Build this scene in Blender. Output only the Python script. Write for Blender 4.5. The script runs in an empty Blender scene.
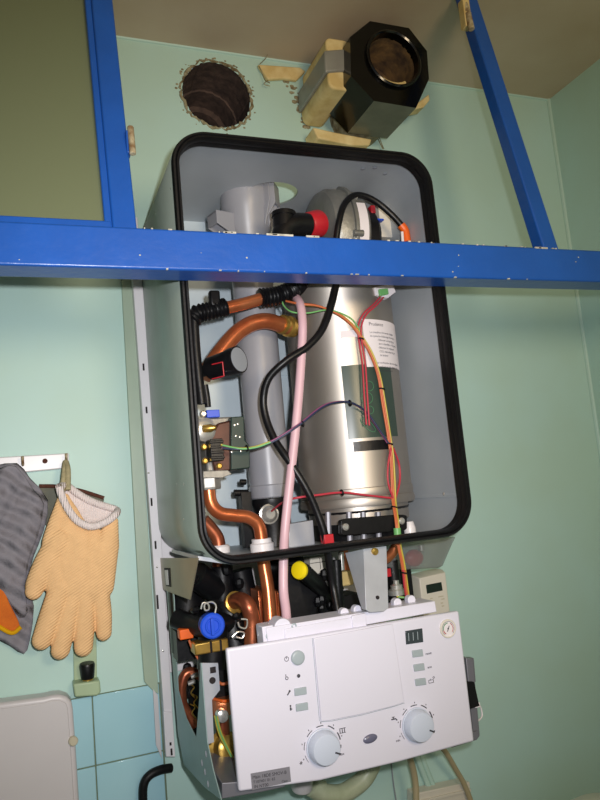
import bpy, bmesh, math, random
from mathutils import Vector, Matrix
random.seed(7)
C = bpy.context.scene.collection
sc = bpy.context.scene
V = Vector
PI = math.pi

# ------------------------------------------------------------------ camera solved from the photo (metres; back wall is y = 0)
ZB = 1.35                                   # height of the boiler casing's underside
CP = V((-0.2082, -1.2956, 0.0945 + ZB)); YAW, PIT, ROL, FPX = 0.3756, 0.1269, -0.0928, 693.88
FW = V((math.sin(YAW)*math.cos(PIT), math.cos(YAW)*math.cos(PIT), math.sin(PIT)))
RT = V((math.cos(YAW), -math.sin(YAW), 0)); UP0 = RT.cross(FW)
RI = RT*math.cos(ROL) + UP0*math.sin(ROL); UPV = -RT*math.sin(ROL) + UP0*math.cos(ROL)
def ray(x, y): return FW + RI*((x-300)/FPX) - UPV*((y-400)/FPX)
def at(x, y, Y): d = ray(x, y); return CP + d*((Y-CP.y)/d.y)
def atX(x, y, X): d = ray(x, y); return CP + d*((X-CP.x)/d.x)
def sz(px, P): return px*((V(P)-CP).dot(FW))/FPX     # a length seen as px pixels at point P, in metres

# ------------------------------------------------------------------ materials
def lin(h):
    h = h.lstrip('#'); o = []
    for i in (0, 2, 4):
        c = int(h[i:i+2], 16)/255; o.append(c/12.92 if c <= .04045 else ((c+.055)/1.055)**2.4)
    return (*o, 1)
def mat(name, col, rough=.5, metal=0, noise=0, nscale=20, bump=0, bscale=80, spec=.5, col2=None, coat=0, spots=None):
    m = bpy.data.materials.new(name); m.use_nodes = True
    nt = m.node_tree; N = nt.nodes; L = nt.links; b = N['Principled BSDF']
    b.inputs['Base Color'].default_value = lin(col); b.inputs['Roughness'].default_value = rough
    b.inputs['Metallic'].default_value = metal; b.inputs['Specular IOR Level'].default_value = spec
    b.inputs['Coat Weight'].default_value = coat
    tc = N.new('ShaderNodeTexCoord')
    if noise or col2:
        nz = N.new('ShaderNodeTexNoise'); nz.inputs['Scale'].default_value = nscale; nz.inputs['Detail'].default_value = 6
        L.new(tc.outputs['Object'], nz.inputs['Vector'])
        rp = N.new('ShaderNodeValToRGB'); rp.color_ramp.elements[0].position = .35; rp.color_ramp.elements[1].position = .68
        a = V(lin(col)[:3])
        c2 = V(lin(col2)[:3]) if col2 else a*(1-noise)
        rp.color_ramp.elements[0].color = (*c2, 1); rp.color_ramp.elements[1].color = (*a, 1)
        L.new(nz.outputs['Fac'], rp.inputs['Fac'])
        out = rp.outputs['Color']
        if spots:                                   # small chips / specks
            n2 = N.new('ShaderNodeTexNoise'); n2.inputs['Scale'].default_value = spots[1]; n2.inputs['Detail'].default_value = 3
            L.new(tc.outputs['Object'], n2.inputs['Vector'])
            r2 = N.new('ShaderNodeValToRGB'); r2.color_ramp.elements[0].position = spots[2]; r2.color_ramp.elements[1].position = spots[2]+.03
            L.new(n2.outputs['Fac'], r2.inputs['Fac'])
            mx = N.new('ShaderNodeMixRGB'); mx.inputs['Color2'].default_value = lin(spots[0])
            L.new(r2.outputs['Color'], mx.inputs['Fac']); L.new(out, mx.inputs['Color1']); out = mx.outputs['Color']
        L.new(out, b.inputs['Base Color'])
    if bump:
        n3 = N.new('ShaderNodeTexNoise'); n3.inputs['Scale'].default_value = bscale; n3.inputs['Detail'].default_value = 5
        L.new(tc.outputs['Object'], n3.inputs['Vector'])
        bp = N.new('ShaderNodeBump'); bp.inputs['Strength'].default_value = bump; bp.inputs['Distance'].default_value = .004
        L.new(n3.outputs['Fac'], bp.inputs['Height']); L.new(bp.outputs['Normal'], b.inputs['Normal'])
    return m

M = {}
M['wall'] = mat('mint_paint', '#b7d8d3', .5, 0, .0, 3.2, .08, 9, col2='#b3d0c3', spots=('#8f8a58', 34, .80))
M['ceiling'] = mat('ceiling_paint', '#c8b8a2', .6, 0, 0, 4, .08, 14, col2='#bca98f')
M['floor'] = mat('floor_tile', '#8a7f70', .5, 0, .2)
M['tile'] = mat('tile_glaze', '#a9d3de', .14, 0, 0, 5, .03, 12, col2='#9fccd8')
M['grout'] = mat('grout', '#77876f', .8, 0, .3, 60)
M['board'] = mat('board_paint', '#a3b5a0', .4, 0, .1, 8, .05, 20)
M['blue'] = mat('blue_gloss_paint', '#1b57b2', .3, 0, 0, 14, .16, 60, col2='#1a52a8', spots=('#d8d8d0', 46, .775))
M['chip'] = mat('chipped_primer', '#d5d2c4', .7, 0, .5, 120)
M['casing'] = mat('galvanised_sheet', '#8f9c94', .42, .25, 0, 30, .03, 60, col2='#8a978f')
M['casing_in'] = mat('grey_liner', '#b3bac0', .45, .1, 0, 12, .03, 40, col2='#adb4ba')
M['backp'] = mat('pale_back_sheet', '#c4d3dc', .35, .1, .06, 10)
M['white'] = mat('white_enamel', '#e2dfe2', .32, 0, .03, 8)
M['panel'] = mat('white_abs', '#dedcea', .34, 0, .02, 5)
M['rubber'] = mat('black_rubber', '#121214', .5, 0, .3, 90, .1, 200, spec=.3)
M['black'] = mat('black_plastic', '#121215', .38, 0, .3, 60, .08, 120, spec=.35)
M['slot'] = mat('dark_slot', '#1c1416', .8)
M['steel'] = mat('brushed_stainless', '#b0aaa4', .45, .85, 0, 7, .02, 30, col2='#aca59b')
M['zinc'] = mat('zinc_plate', '#b2b5bd', .4, .25, .1, 40, .04, 90)
M['tanplate'] = mat('passivated_plate', '#a39a84', .42, .5, .15, 14)
M['greenplate'] = mat('lower_side_plate', '#97aeae', .45, .25, .08, 18)
M['chrome'] = mat('bright_metal', '#dedcd6', .25, .7, .1, 80)
M['copper'] = mat('copper', '#df8a5c', .28, .75, 0, 26, .05, 70, col2='#c46a42')
M['copper_dark'] = mat('aged_copper', '#c0714d', .34, .75, 0, 30, .05, 70, col2='#96503a')
M['brass'] = mat('brass', '#cfa855', .3, .75, .3, 60)
M['greytube'] = mat('grey_pvc', '#95969d', .36, 0, .05, 10)
M['alu'] = mat('cast_aluminium', '#94948f', .45, .6, .2, 30, .2, 120)
M['red'] = mat('red_plastic', '#c0232f', .4, 0, .15, 40)
M['pink'] = mat('pink_tube', '#d8b2bc', .4, 0, .06, 20)
M['greenbox'] = mat('dark_green_plastic', '#1c352f', .45, 0, .15, 40)
M['bluecap'] = mat('blue_cap', '#1d4fd0', .35)
M['yellow'] = mat('yellow_cap', '#e8cf10', .4)
M['orange'] = mat('orange_plastic', '#e8641c', .4)
M['cream'] = mat('cream_foam', '#e6d29a', .7, 0, 0, 30, .3, 90, col2='#cdb274')
M['tape'] = mat('grey_tape', '#98978f', .45, .2, .15, 30)
M['blackgloss'] = mat('black_enamel', '#080808', .16, 0, .2, 50, .05, 60)
M['enamel_lit'] = mat('lit_enamel_underside', '#6d6f60', .3, 0, .3, 26, .1, 60)  # black enamel again, with the light on the underside put into the colour
M['rust'] = mat('rusty_inside', '#86683f', .85, 0, 0, 34, .6, 60, col2='#463527')
M['soot'] = mat('sooty_lining', '#5b4940', .9, 0, 0, 46, .9, 50, col2='#40332e')
M['plaster'] = mat('broken_plaster', '#a9a284', .9, 0, 0, 70, .9, 110, col2='#6b5a3c')
M['glove'] = mat('cotton_knit', '#f0c490', .9, 0, .10, 60, spec=.1)
M['cuff'] = mat('white_cuff', '#ece0de', .9, 0, .06, 60, .4, 300, spec=.1)
M['quilt'] = mat('grey_quilted_cloth', '#8b8890', .9, 0, .1, 40, .3, 220, spec=.1)
M['orangecloth'] = mat('orange_lining', '#d9752c', .9, 0, 0, 40, .3, 200, spec=.1, col2='#c2642a')
M['yellowhem'] = mat('yellow_hem', '#d9a316', .9, 0, .1, 40, spec=.1)
M['brownhem'] = mat('brown_binding', '#5f3d33', .9, 0, .3, 120, .5, 200, spec=.1)
M['browncloth'] = mat('grey_brown_cloth', '#77776b', .9, 0, .2, 60, .3, 200, spec=.1)
M['loop'] = mat('dusty_loop', '#b3a884', .9, 0, .3, 140, .5, 220, spec=.1)
M['applwhite'] = mat('off_white_plastic', '#cdc9cb', .38, 0, .03, 10)
M['button'] = mat('cream_button', '#c4bda6', .4)
M['greenish'] = mat('painted_conduit', '#a8bd99', .45, 0, .1, 20)
M['beige'] = mat('beige_plastic', '#ddd7ca', .4, 0, .04, 20)
M['lcd'] = mat('dark_lcd', '#1f2b26', .15)
M['paneldisp'] = mat('panel_display', '#3c4347', .2)
M['greybtn'] = mat('grey_button', '#a3aeb3', .35)
M['knob'] = mat('grey_white_knob', '#c9d1e2', .3)
M['ink'] = mat('printed_ink', '#3d3d44', .6)
M['inkgreen'] = mat('green_ink', '#4b8a5f', .6)
M['inkred'] = mat('red_ink', '#b0473c', .6)
M['plate'] = mat('silver_label', '#8f8d96', .45, .3)
M['paper'] = mat('white_paper', '#e6e0e4', .6)
M['cablebeige'] = mat('beige_cable', '#b3a583', .45)
M['drain'] = mat('stained_white_pipe', '#b9bfa4', .4, 0, 0, 30, .1, 50, col2='#a3ab8c')
M['greymount'] = mat('grey_tray', '#77777f', .4, .2, .1)
M['w_orange'] = mat('orange_wire', '#c4683e', .45)
M['w_red'] = mat('red_wire', '#b93344', .45)
M['w_yellow'] = mat('yellow_wire', '#bdae45', .4)
M['w_green'] = mat('green_wire', '#6fb06a', .4)
M['w_violet'] = mat('violet_wire', '#8a4a72', .4)
M['w_blue'] = mat('navy_wire', '#25304e', .4)
M['rustbit'] = mat('rusty_hinge', '#7b5a36', .7, .3, 0, 80, .5, 150, col2='#c9bfa0')
M['gunmetal'] = mat('valve_body', '#97958f', .4, .4, .3, 60, .1, 120)
M['bronze'] = mat('brown_valve_body', '#583529', .45, .3, .3, 50)
M['oval'] = mat('dark_oval_lens', '#68687e', .25)
M['stickergreen'] = mat('dark_green_sticker', '#37473f', .3)
M['dustygrey'] = mat('grey_moulding', '#8d929a', .5)

# knit lines on the glove, quilt seams on the mitt
def add_wave(m, scale, strength, rot=(0,0,0), direction='X', dist=1.5, bd=.003):
    nt = m.node_tree; N = nt.nodes; L = nt.links; b = N['Principled BSDF']
    tc = N.new('ShaderNodeTexCoord'); mp = N.new('ShaderNodeMapping'); mp.inputs['Rotation'].default_value = rot
    w = N.new('ShaderNodeTexWave'); w.bands_direction = direction; w.inputs['Scale'].default_value = scale; w.inputs['Distortion'].default_value = dist
    L.new(tc.outputs['Object'], mp.inputs['Vector']); L.new(mp.outputs['Vector'], w.inputs['Vector'])
    bp = N.new('ShaderNodeBump'); bp.inputs['Strength'].default_value = strength; bp.inputs['Distance'].default_value = bd
    L.new(w.outputs['Fac'], bp.inputs['Height'])
    old = b.inputs['Normal'].links
    if old: L.new(old[0].from_socket, bp.inputs['Normal'])
    L.new(bp.outputs['Normal'], b.inputs['Normal'])
add_wave(M['glove'], 75, .38, (0, .5, 0), 'Z', 1.0)
add_wave(M['quilt'], 12, .85, (0, .9, 0), 'X', 3.0, .009)
add_wave(M['quilt'], 9, .6, (0, -.4, 0), 'X', 4, .008)
add_wave(M['cuff'], 90, .5, (0, 0, 0), 'X', .2)

def clear_mat(name, col, alpha, rough=.1, spec=.5):
    """tinted translucent sheet: part clear, part tinted surface"""
    m = bpy.data.materials.new(name); m.use_nodes = True
    nt = m.node_tree; N = nt.nodes; L = nt.links; b = N['Principled BSDF']
    b.inputs['Base Color'].default_value = lin(col); b.inputs['Roughness'].default_value = rough
    b.inputs['Specular IOR Level'].default_value = spec
    t = N.new('ShaderNodeBsdfTransparent'); t.inputs['Color'].default_value = lin(col)
    mx = N.new('ShaderNodeMixShader'); mx.inputs['Fac'].default_value = alpha
    L.new(t.outputs[0], mx.inputs[1]); L.new(b.outputs[0], mx.inputs[2]); L.new(mx.outputs[0], N['Material Output'].inputs['Surface'])
    return m
M['glass'] = clear_mat('grimy_glass', '#8a9474', .6, .35)
M['smoked'] = clear_mat('smoked_plastic', '#c9cccb', .22, .12)

# ------------------------------------------------------------------ mesh builder
class MB:
    def __init__(s): s.v = []; s.f = []; s.mi = []; s.cur = 0
    def m(s, i): s.cur = i; return s
    def add(s, vs, fs):
        o = len(s.v); s.v += [V(p) for p in vs]
        for f in fs: s.f.append([i+o for i in f]); s.mi.append(s.cur)
        return s
    def box(s, a, b):
        (x0, y0, z0), (x1, y1, z1) = a, b
        p = [(x, y, z) for x in (x0, x1) for y in (y0, y1) for z in (z0, z1)]
        return s.add(p, [(0,1,3,2),(4,6,7,5),(0,4,5,1),(2,3,7,6),(0,2,6,4),(1,5,7,3)])
    def prism(s, pts, d):
        """polygon pts (3-D) pushed along vector d"""
        n = len(pts); pts = [V(p) for p in pts]; d = V(d)
        vs = pts + [p+d for p in pts]
        return s.add(vs, [list(range(n))[::-1], list(range(n, 2*n))] + [(i, (i+1) % n, n+(i+1) % n, n+i) for i in range(n)])
    def frames(s, pts):
        T = []
        for i in range(len(pts)):
            a = pts[max(i-1, 0)]; b = pts[min(i+1, len(pts)-1)]; T.append((b-a).normalized())
        n = T[0].orthogonal().normalized(); F = []
        for i, t in enumerate(T):
            n = (n - t*n.dot(t)); n = n.normalized() if n.length > 1e-6 else t.orthogonal().normalized()
            F.append((n.copy(), t.cross(n)))
        return F
    def sweep(s, pts, r, n=12, caps=True):
        """r: number, list of numbers"""
        pts = [V(p) for p in pts]
        F = s.frames(pts); vs = []; fs = []
        for i, p in enumerate(pts):
            ri = r[i] if isinstance(r, (list, tuple)) else r
            a, b = F[i]
            for k in range(n):
                t = 2*PI*k/n; vs.append(p + a*(math.cos(t)*ri) + b*(math.sin(t)*ri))
        for i in range(len(pts)-1):
            for k in range(n):
                fs.append((i*n+k, i*n+(k+1) % n, (i+1)*n+(k+1) % n, (i+1)*n+k))
        if caps:
            fs.append(list(range(n))[::-1]); fs.append([(len(pts)-1)*n+k for k in range(n)])
        return s.add(vs, fs)
    def cyl(s, a, b, r0, r1=None, n=28):
        return s.sweep([V(a), V(b)], [r0, r0 if r1 is None else r1], n)
    def lathe(s, o, axis, prof, n=40, caps=True):
        """prof: (distance along axis, radius)"""
        o = V(o); ax = V(axis).normalized(); u = ax.orthogonal().normalized(); w = ax.cross(u); vs = []; fs = []
        for (h, r) in prof:
            for k in range(n):
                t = 2*PI*k/n; vs.append(o + ax*h + u*(r*math.cos(t)) + w*(r*math.sin(t)))
        for i in range(len(prof)-1):
            for k in range(n): fs.append((i*n+k, i*n+(k+1) % n, (i+1)*n+(k+1) % n, (i+1)*n+k))
        if caps:
            fs.append(list(range(n))[::-1]); fs.append([(len(prof)-1)*n+k for k in range(n)])
        return s.add(vs, fs)
    def ball(s, c, r, sc_=(1,1,1), n=16):
        c = V(c); vs = []; fs = []
        for i in range(n//2+1):
            th = PI*i/(n//2)
            for k in range(n):
                t = 2*PI*k/n
                vs.append(c + V((r*sc_[0]*math.sin(th)*math.cos(t), r*sc_[1]*math.sin(th)*math.sin(t), r*sc_[2]*math.cos(th))))
        for i in range(n//2):
            for k in range(n): fs.append((i*n+k, i*n+(k+1) % n, (i+1)*n+(k+1) % n, (i+1)*n+k))
        return s.add(vs, fs)
    def ring(s, c, axis, R, r, n=36, m=10, ell=(1, 1), u=None):
        c = V(c); ax = V(axis).normalized(); u = (V(u) if u else ax.orthogonal()).normalized(); w = ax.cross(u); vs = []; fs = []
        for i in range(n):
            t = 2*PI*i/n; d = u*(math.cos(t)*ell[0]) + w*(math.sin(t)*ell[1]); dn = (u*math.cos(t)*ell[1] + w*math.sin(t)*ell[0]).normalized()
            for k in range(m):
                q = 2*PI*k/m; vs.append(c + d*R + dn*(r*math.cos(q)) + ax*(r*math.sin(q)))
        for i in range(n):
            for k in range(m): fs.append((i*m+k, ((i+1) % n)*m+k, ((i+1) % n)*m+(k+1) % m, i*m+(k+1) % m))
        return s.add(vs, fs)
    def holed(s, poly, c, r, n=64, jit=0):
        """planar polygon (convex, 3-D, around c) with a round hole; returns rim points"""
        poly = [V(p) for p in poly]; c = V(c); nrm = V((0, 0, 0))
        for i in range(len(poly)): nrm += (poly[i]-c).cross(poly[(i+1) % len(poly)]-c)
        nrm.normalize(); u = (poly[0]-c).normalized(); w = nrm.cross(u)
        ang = [(math.atan2((p-c).dot(w), (p-c).dot(u)) % (2*PI)) for p in poly]
        A = sorted(set([round(a, 6) for a in ang] + [round(2*PI*k/n+.011, 6) for k in range(n)]))
        outer = []; inner = []
        for a in A:
            d = u*math.cos(a) + w*math.sin(a); best = None
            for i in range(len(poly)):
                p, q = poly[i], poly[(i+1) % len(poly)]; e = q-p; den = d.cross(e).dot(nrm)
                if abs(den) < 1e-12: continue
                t = (p-c).cross(e).dot(nrm)/den; k = (p-c).cross(d).dot(nrm)/den
                if t > 0 and -1e-5 <= k <= 1+1e-5 and (best is None or t < best): best = t
            outer.append(c + d*best); inner.append(c + d*(r*(1+random.uniform(-jit, jit))))
        K = len(A)
        s.add(outer+inner, [(i, (i+1) % K, K+(i+1) % K, K+i) for i in range(K)])
        return inner
    def build(s, name, mats, parent=None, bevel=0, seg=2, smooth=True, angle=35, solid=0, weld=False):
        me = bpy.data.meshes.new(name)
        if parent is not None:
            org = V((0, 0, 0)); q = parent
            while q: org = org + q.location; q = q.parent
        else:
            xs = [p.x for p in s.v]; ys = [p.y for p in s.v]; zs = [p.z for p in s.v]
            org = V(((min(xs)+max(xs))/2, (min(ys)+max(ys))/2, min(zs)))
        me.from_pydata([tuple(p-org) for p in s.v], [], s.f)
        for mm in (mats if isinstance(mats, (list, tuple)) else [mats]): me.materials.append(M[mm])
        me.polygons.foreach_set('material_index', s.mi)
        bm = bmesh.new(); bm.from_mesh(me)
        if weld: bmesh.ops.remove_doubles(bm, verts=bm.verts, dist=1e-5)
        bmesh.ops.recalc_face_normals(bm, faces=bm.faces); bm.to_mesh(me); bm.free()
        if smooth:
            me.polygons.foreach_set('use_smooth', [True]*len(me.polygons)); me.set_sharp_from_angle(angle=math.radians(angle))
        me.update()
        o = bpy.data.objects.new(name, me); C.objects.link(o)
        if parent is not None: o.parent = parent
        else: o.location = org
        if solid:
            md = o.modifiers.new('thickness', 'SOLIDIFY'); md.thickness = abs(solid); md.offset = 1 if solid > 0 else -1
        if bevel:
            md = o.modifiers.new('soft_edges', 'BEVEL'); md.width = bevel; md.segments = seg; md.limit_method = 'ANGLE'; md.angle_limit = math.radians(40)
        return o

def thing(name, label, cat, loc, group=None, kind=None):
    o = bpy.data.objects.new(name, None); o.empty_display_size = .05; C.objects.link(o); o.location = loc
    return tag(o, label, cat, group, kind)
def tag(o, label=None, cat=None, group=None, kind=None):
    if label: o['label'] = label
    if cat: o['category'] = cat
    if group: o['group'] = group
    if kind: o['kind'] = kind
    return o
def smoothpath(pts, k=8):
    """Catmull-Rom through points"""
    pts = [V(p) for p in pts]; P = [pts[0]*2-pts[1]] + pts + [pts[-1]*2-pts[-2]]; out = []
    for i in range(1, len(P)-2):
        a, b, c, d = P[i-1], P[i], P[i+1], P[i+2]
        for j in range(k):
            t = j/k
            out.append(((b*2) + (c-a)*t + (a*2-b*5+c*4-d)*t*t + (b*3-a-c*3+d)*t*t*t)*.5)
    out.append(pts[-1]); return out
def px(path, Y=None):
    return [at(p[0], p[1], p[2] if len(p) > 2 else Y) for p in path]
def tube(name, path, rpx, m, parent, Y=None, n=14, k=8):
    """tube along pixel path (x, y[, depth Y]); radius seen as rpx pixels"""
    P = px(path, Y); r = sz(rpx, sum(P, V((0, 0, 0)))/len(P))
    return MB().sweep(smoothpath(P, k), r, n).build(name, m, parent, angle=60)
def hoop(path, r=.0035):                # cable tie
    return path
def poly(pts, Y): return [at(x, y, Y) for x, y in pts]
def text(name, s, p, size, m, parent, rot=(PI/2, 0, 0), align='LEFT', depth=.0002):
    cu = bpy.data.curves.new(name, 'FONT'); cu.body = s; cu.size = size; cu.align_x = align; cu.extrude = depth
    o = bpy.data.objects.new(name, cu); C.objects.link(o)
    me = bpy.data.meshes.new_from_object(o.evaluated_get(bpy.context.evaluated_depsgraph_get())); bpy.data.objects.remove(o)
    from mathutils import Euler
    R = Euler(rot).to_matrix(); mb = MB(); mb.add([R @ v.co + V(p) for v in me.vertices], [list(q.vertices) for q in me.polygons])
    return mb.build(name, m, parent, smooth=False)
YV = V((0, 1, 0))

# ================================================================== THE SETTING
XR, XL, ZC = 1.0588, -1.25, 1.0179 + ZB
# back wall with the round flue opening
hc = at(217, 95, 0); hc.y = 0; HR = .0725
mb = MB()
rim = mb.holed([(XL, 0, 0), (XR, 0, 0), (XR, 0, ZC), (XL, 0, ZC)], hc, HR, 72, .02)
wb = mb.build('wall_back', 'wall', smooth=False); tag(wb, 'mint green painted back wall with the boiler hanging on it', 'wall', kind='structure')
mb = MB()
K = len(rim); deep = [(.0, 1.0), (.05, 1.02), (.10, .98), (.101, .93), (.16, .92), (.161, .74), (.24, .72)]
vs = []
for d, k in deep:
    for p in rim:
        q = hc + (p-hc)*(k*(1+random.uniform(-.012, .012))) + V((0, d, 0)); vs.append(q)
fs = [(i*K+j, i*K+(j+1) % K, (i+1)*K+(j+1) % K, (i+1)*K+j) for i in range(len(deep)-1) for j in range(K)]
fs.append([(len(deep)-1)*K+j for j in range(K)])
mb.add(vs, fs); o = mb.build('flue_hole', 'soot', wb, angle=20); o['label'] = 'sooty round hole through the wall above the boiler'
mb = MB()
P = [p + (p-hc).normalized()*random.uniform(.000, .006) + V((0, random.uniform(-.002, .002), 0)) for p in rim]
P.append(P[0]); mb.sweep(P, [random.uniform(.0014, .0042) for _ in P], 7, False)
for i in range(60):
    a = random.uniform(0, 2*PI); q = hc + V((math.cos(a), 0, math.sin(a)))*(HR + random.uniform(.002, .013)); mb.ball(q, random.uniform(.001, .0028), (1.3, .5, 1), 6)
mb.build('plaster_rim', 'plaster', wb)
# blue tiles low on the wall
zt = -.2202 + ZB; xv = -.1278; ts = .1135
mb = MB(); mb.m(0)
mb.box((-.48, -.002, zt-ts*4-.002), (-.012, .004, zt))
mb.m(1)
for i in range(-3, 1):
    for j in range(4):
        x0 = xv + i*ts + .001; x1 = min(xv + (i+1)*ts - .001, -.014); z1 = zt - j*ts - .0012; z0 = zt-(j+1)*ts + .001
        mb.box((x0, -.0045, z0), (x1, 0, z1))
tb = mb.build('tiling', ['grout', 'tile'], wb, bevel=.0012); tb['label'] = 'pale blue glazed tiles with dirty grout'
mb = MB().box((XR, -2.4, 0), (XR+.05, .05, ZC)); tag(mb.build('wall_right', 'wall'), 'mint green side wall meeting the back wall at right', 'wall', kind='structure')
mb = MB().box((XL-.05, -2.4, 0), (XL, .05, ZC)); tag(mb.build('wall_left', 'wall'), 'mint green side wall out of view at left', 'wall', kind='structure')
mb = MB().box((XL-.05, -2.4, ZC), (XR+.05, .05, ZC+.05)); tag(mb.build('ceiling', 'ceiling'), 'brownish cream painted ceiling above the boiler', 'ceiling', kind='structure')
mb = MB().box((XL-.05, -2.4, -.05), (XR+.05, .05, 0)); tag(mb.build('floor', 'floor'), 'floor below the boiler', 'floor', kind='structure')
mb = MB().sweep([V((XR-.001, -.001, .0)), V((XR-.001, -.001, ZC))], .006, 10)
tag(mb.build('trim_1', 'wall'), 'painted bead running down the right corner of the room', 'trim', kind='structure')
mb = MB().sweep([V((XL, -.0, ZC)), V((XR, -.0, ZC))], .004, 8)
tag(mb.build('trim_2', 'wall'), 'thin painted bead where back wall meets ceiling', 'trim', kind='structure')

# ------------------------------------------------------------------ blue timber frame in front
YB = -.42; zb = .4505+ZB; zb2 = .3947+ZB; YBK = -.373
fr = thing('window_1', 'bright blue painted timber frame with an olive glass pane crossing in front of the boiler', 'window frame', (0, YB, zb2), kind='structure')
mb = MB().box((-.75, YB, zb2), (XR, YBK, zb)); mb.build('rail', 'blue', fr, bevel=.003, seg=3)
xa, xb = -.0985, -.0675
def lean(mb):                      # the glazed part above the rail leans back towards the wall like the post
    for v in mb.v:
        if v.z > zb: v.y += (v.z-zb)*.225
    return mb
lean(MB().box((xa, YB+.001, zb-.004), (xb, YBK-.008, ZC-.002))).build('mullion', 'blue', fr, bevel=.003, seg=3)
lean(MB().box((xa-.009, YB+.006, zb-.002), (xa+.001, YBK-.009, ZC-.002)).box((-.75, YB+.006, zb-.002), (xa, YBK-.009, zb+.011))).build('glazing_bead', 'blue', fr, bevel=.002)
o = lean(MB().box((-.75, YB+.016, zb+.0005), (xa-.004, YB+.020, ZC-.002))).build('glass_pane', 'glass', fr); o['label'] = 'grimy olive glass pane'
# scuffed corner of the rail where paint has chipped
mb = MB()
for i in range(40):
    x = random.uniform(-.06, .62); w = random.uniform(.001, .006)
    e = random.random()
    z = zb-.0006 if e < .72 else zb2+.0008
    mb.box((x, YB-.0004, z-random.uniform(.0003, .0012)), (x+w, YB+.003, z+.0009))
for x0, x1 in ((.05, .066), (.11, .15), (.17, .19), (.575, .60)):
    mb.box((x0, YB-.0004, zb-.002), (x1, YB+.003, zb+.0008))
for i in range(16):
    x = random.uniform(-.4, .9); z = random.uniform(zb2+.006, zb-.006)
    mb.ball((x, YB-.0001, z), random.uniform(.0006, .0013), (1.3, .4, 1), 6)
mb.build('paint_chip', 'chip', fr)
# hinge leaf on the mullion
hy_ = YB+.03; hz0 = at(133, 157, hy_).z; hz1 = at(133, 128, hy_).z
mb = MB().m(0).box((xb-.003, hy_-.004, hz0+.004), (xb+.003, hy_+.014, hz1-.006))
mb.m(1).sweep([V((xb+.004, hy_-.008, hz0)), V((xb+.004, hy_-.002, hz1))], .0045, 12)
mb.build('hinge', ['blue', 'rustbit'], fr, bevel=.001)
# leaning post
p0a = at(512, 246, YB); p0b = at(557, 248, YB)
p0a, p0b = V((.595, YB+.002, zb-.002)), V((.6265, YB+.002, zb-.002))
dv = V((0, .125, ZC-zb+.02))
def posts():
    n = MB(); t = V((0, .026, 0))
    top = 1.0
    return n.add([p0a, p0b, p0b+t, p0a+t, p0a+dv, p0b+dv, p0b+dv+t, p0a+dv+t], [(0,1,2,3)[::-1], (4,5,6,7), (0,1,5,4), (1,2,6,5), (2,3,7,6), (3,0,4,7)])
po = thing('blue_post', 'blue painted timber post leaning back from the blue rail up to the ceiling', 'post', (.6, YB, zb))
posts().build('post', 'blue', po, bevel=.003, seg=3)
mb = MB()
q = p0a + dv*.80
mb.m(0).box((q.x-.014, q.y+.004, q.z+.004), (q.x+.001, q.y+.020, q.z+.06))
mb.m(1).cyl((q.x-.006, q.y, q.z-.006), (q.x-.006, q.y+.004, q.z+.03), .006, n=12)
mb.cyl((q.x-.006, q.y+.006, q.z+.033), (q.x-.006, q.y+.012, q.z+.064), .006, n=12)
mb.build('hinge', ['cream', 'rustbit'], po, bevel=.001)

# ================================================================== BOILER
YF, YBACK, W, H = -.345, -.016, .44, .634
bo = thing('boiler', 'open wall-hung boiler with black gasket, steel drum, copper pipes and white control panel', 'boiler', (W/2, -.17, ZB-.33))
Rc = .055
def rrect(x0, x1, z0, z1, r, n=10, arch=0):
    out = []
    for cx, cz, a0 in ((x1-r, z0+r, -PI/2), (x1-r, z1-r, 0), (x0+r, z1-r, PI/2), (x0+r, z0+r, PI)):
        for k in range(n+1):
            a = a0 + PI/2*k/n; out.append((cx+r*math.cos(a), cz+r*math.sin(a)))
    return out
prof = rrect(0, W, ZB, ZB+H, Rc)
mb = MB(); n = len(prof)
topi = None
for i in range(n):
    a, b = prof[i], prof[(i+1) % n]
    if abs(a[1]-(ZB+H)) < 1e-6 and abs(b[1]-(ZB+H)) < 1e-6 and abs(a[0]-b[0]) > .1:
        mb.holed([(b[0], YF, b[1]), (a[0], YF, a[1]), (a[0], YBACK, a[1]), (b[0], YBACK, b[1])], (.219, -.160, ZB+H), .050, 48)
        continue
    mb.add([(a[0], YF, a[1]), (b[0], YF, b[1]), (b[0], YBACK, b[1]), (a[0], YBACK, a[1])], [(0, 1, 2, 3)])
bm_ = mb
o = bm_.build('casing', 'casing', bo, angle=50, solid=.0012, weld=True)
# inner liner sheet (paler) just inside
prof2 = rrect(.0015, W-.0015, ZB+.0015, ZB+H-.0015, Rc-.0015)
mb = MB()
for i in range(n):
    a, b = prof2[i], prof2[(i+1) % n]
    if abs(a[1]-b[1]) < 1e-6 and a[1] > ZB+.5 and abs(a[0]-b[0]) > .1:
        mb.holed([(b[0], YF+.002, b[1]), (a[0], YF+.002, a[1]), (a[0], YBACK, a[1]), (b[0], YBACK, b[1])], (.219, -.160, b[1]), .0505, 48)
        continue
    mb.add([(a[0], YF+.002, a[1]), (b[0], YF+.002, b[1]), (b[0], YBACK, b[1]), (a[0], YBACK, a[1])], [(0, 1, 2, 3)])
mb.build('liner', 'casing_in', bo, angle=50, weld=True)
mb = MB().prism([(x, YBACK-.001, z) for x, z in rrect(.001, W-.001, ZB+.001, ZB+H-.001, Rc-.001)], (0, .004, 0))
bp = mb.build('back_panel', 'backp', bo)
MB().box((.001, -.011, ZB-.205), (W-.001, -.002, ZB+H-.06)).build('back_plate', 'white', bo, bevel=.001)
for zz in (.32, .55):
    MB().box((.01, YBACK-.004, ZB+zz), (W-.01, YBACK-.001, ZB+zz+.003)).build('seam', 'backp', bp)
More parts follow.
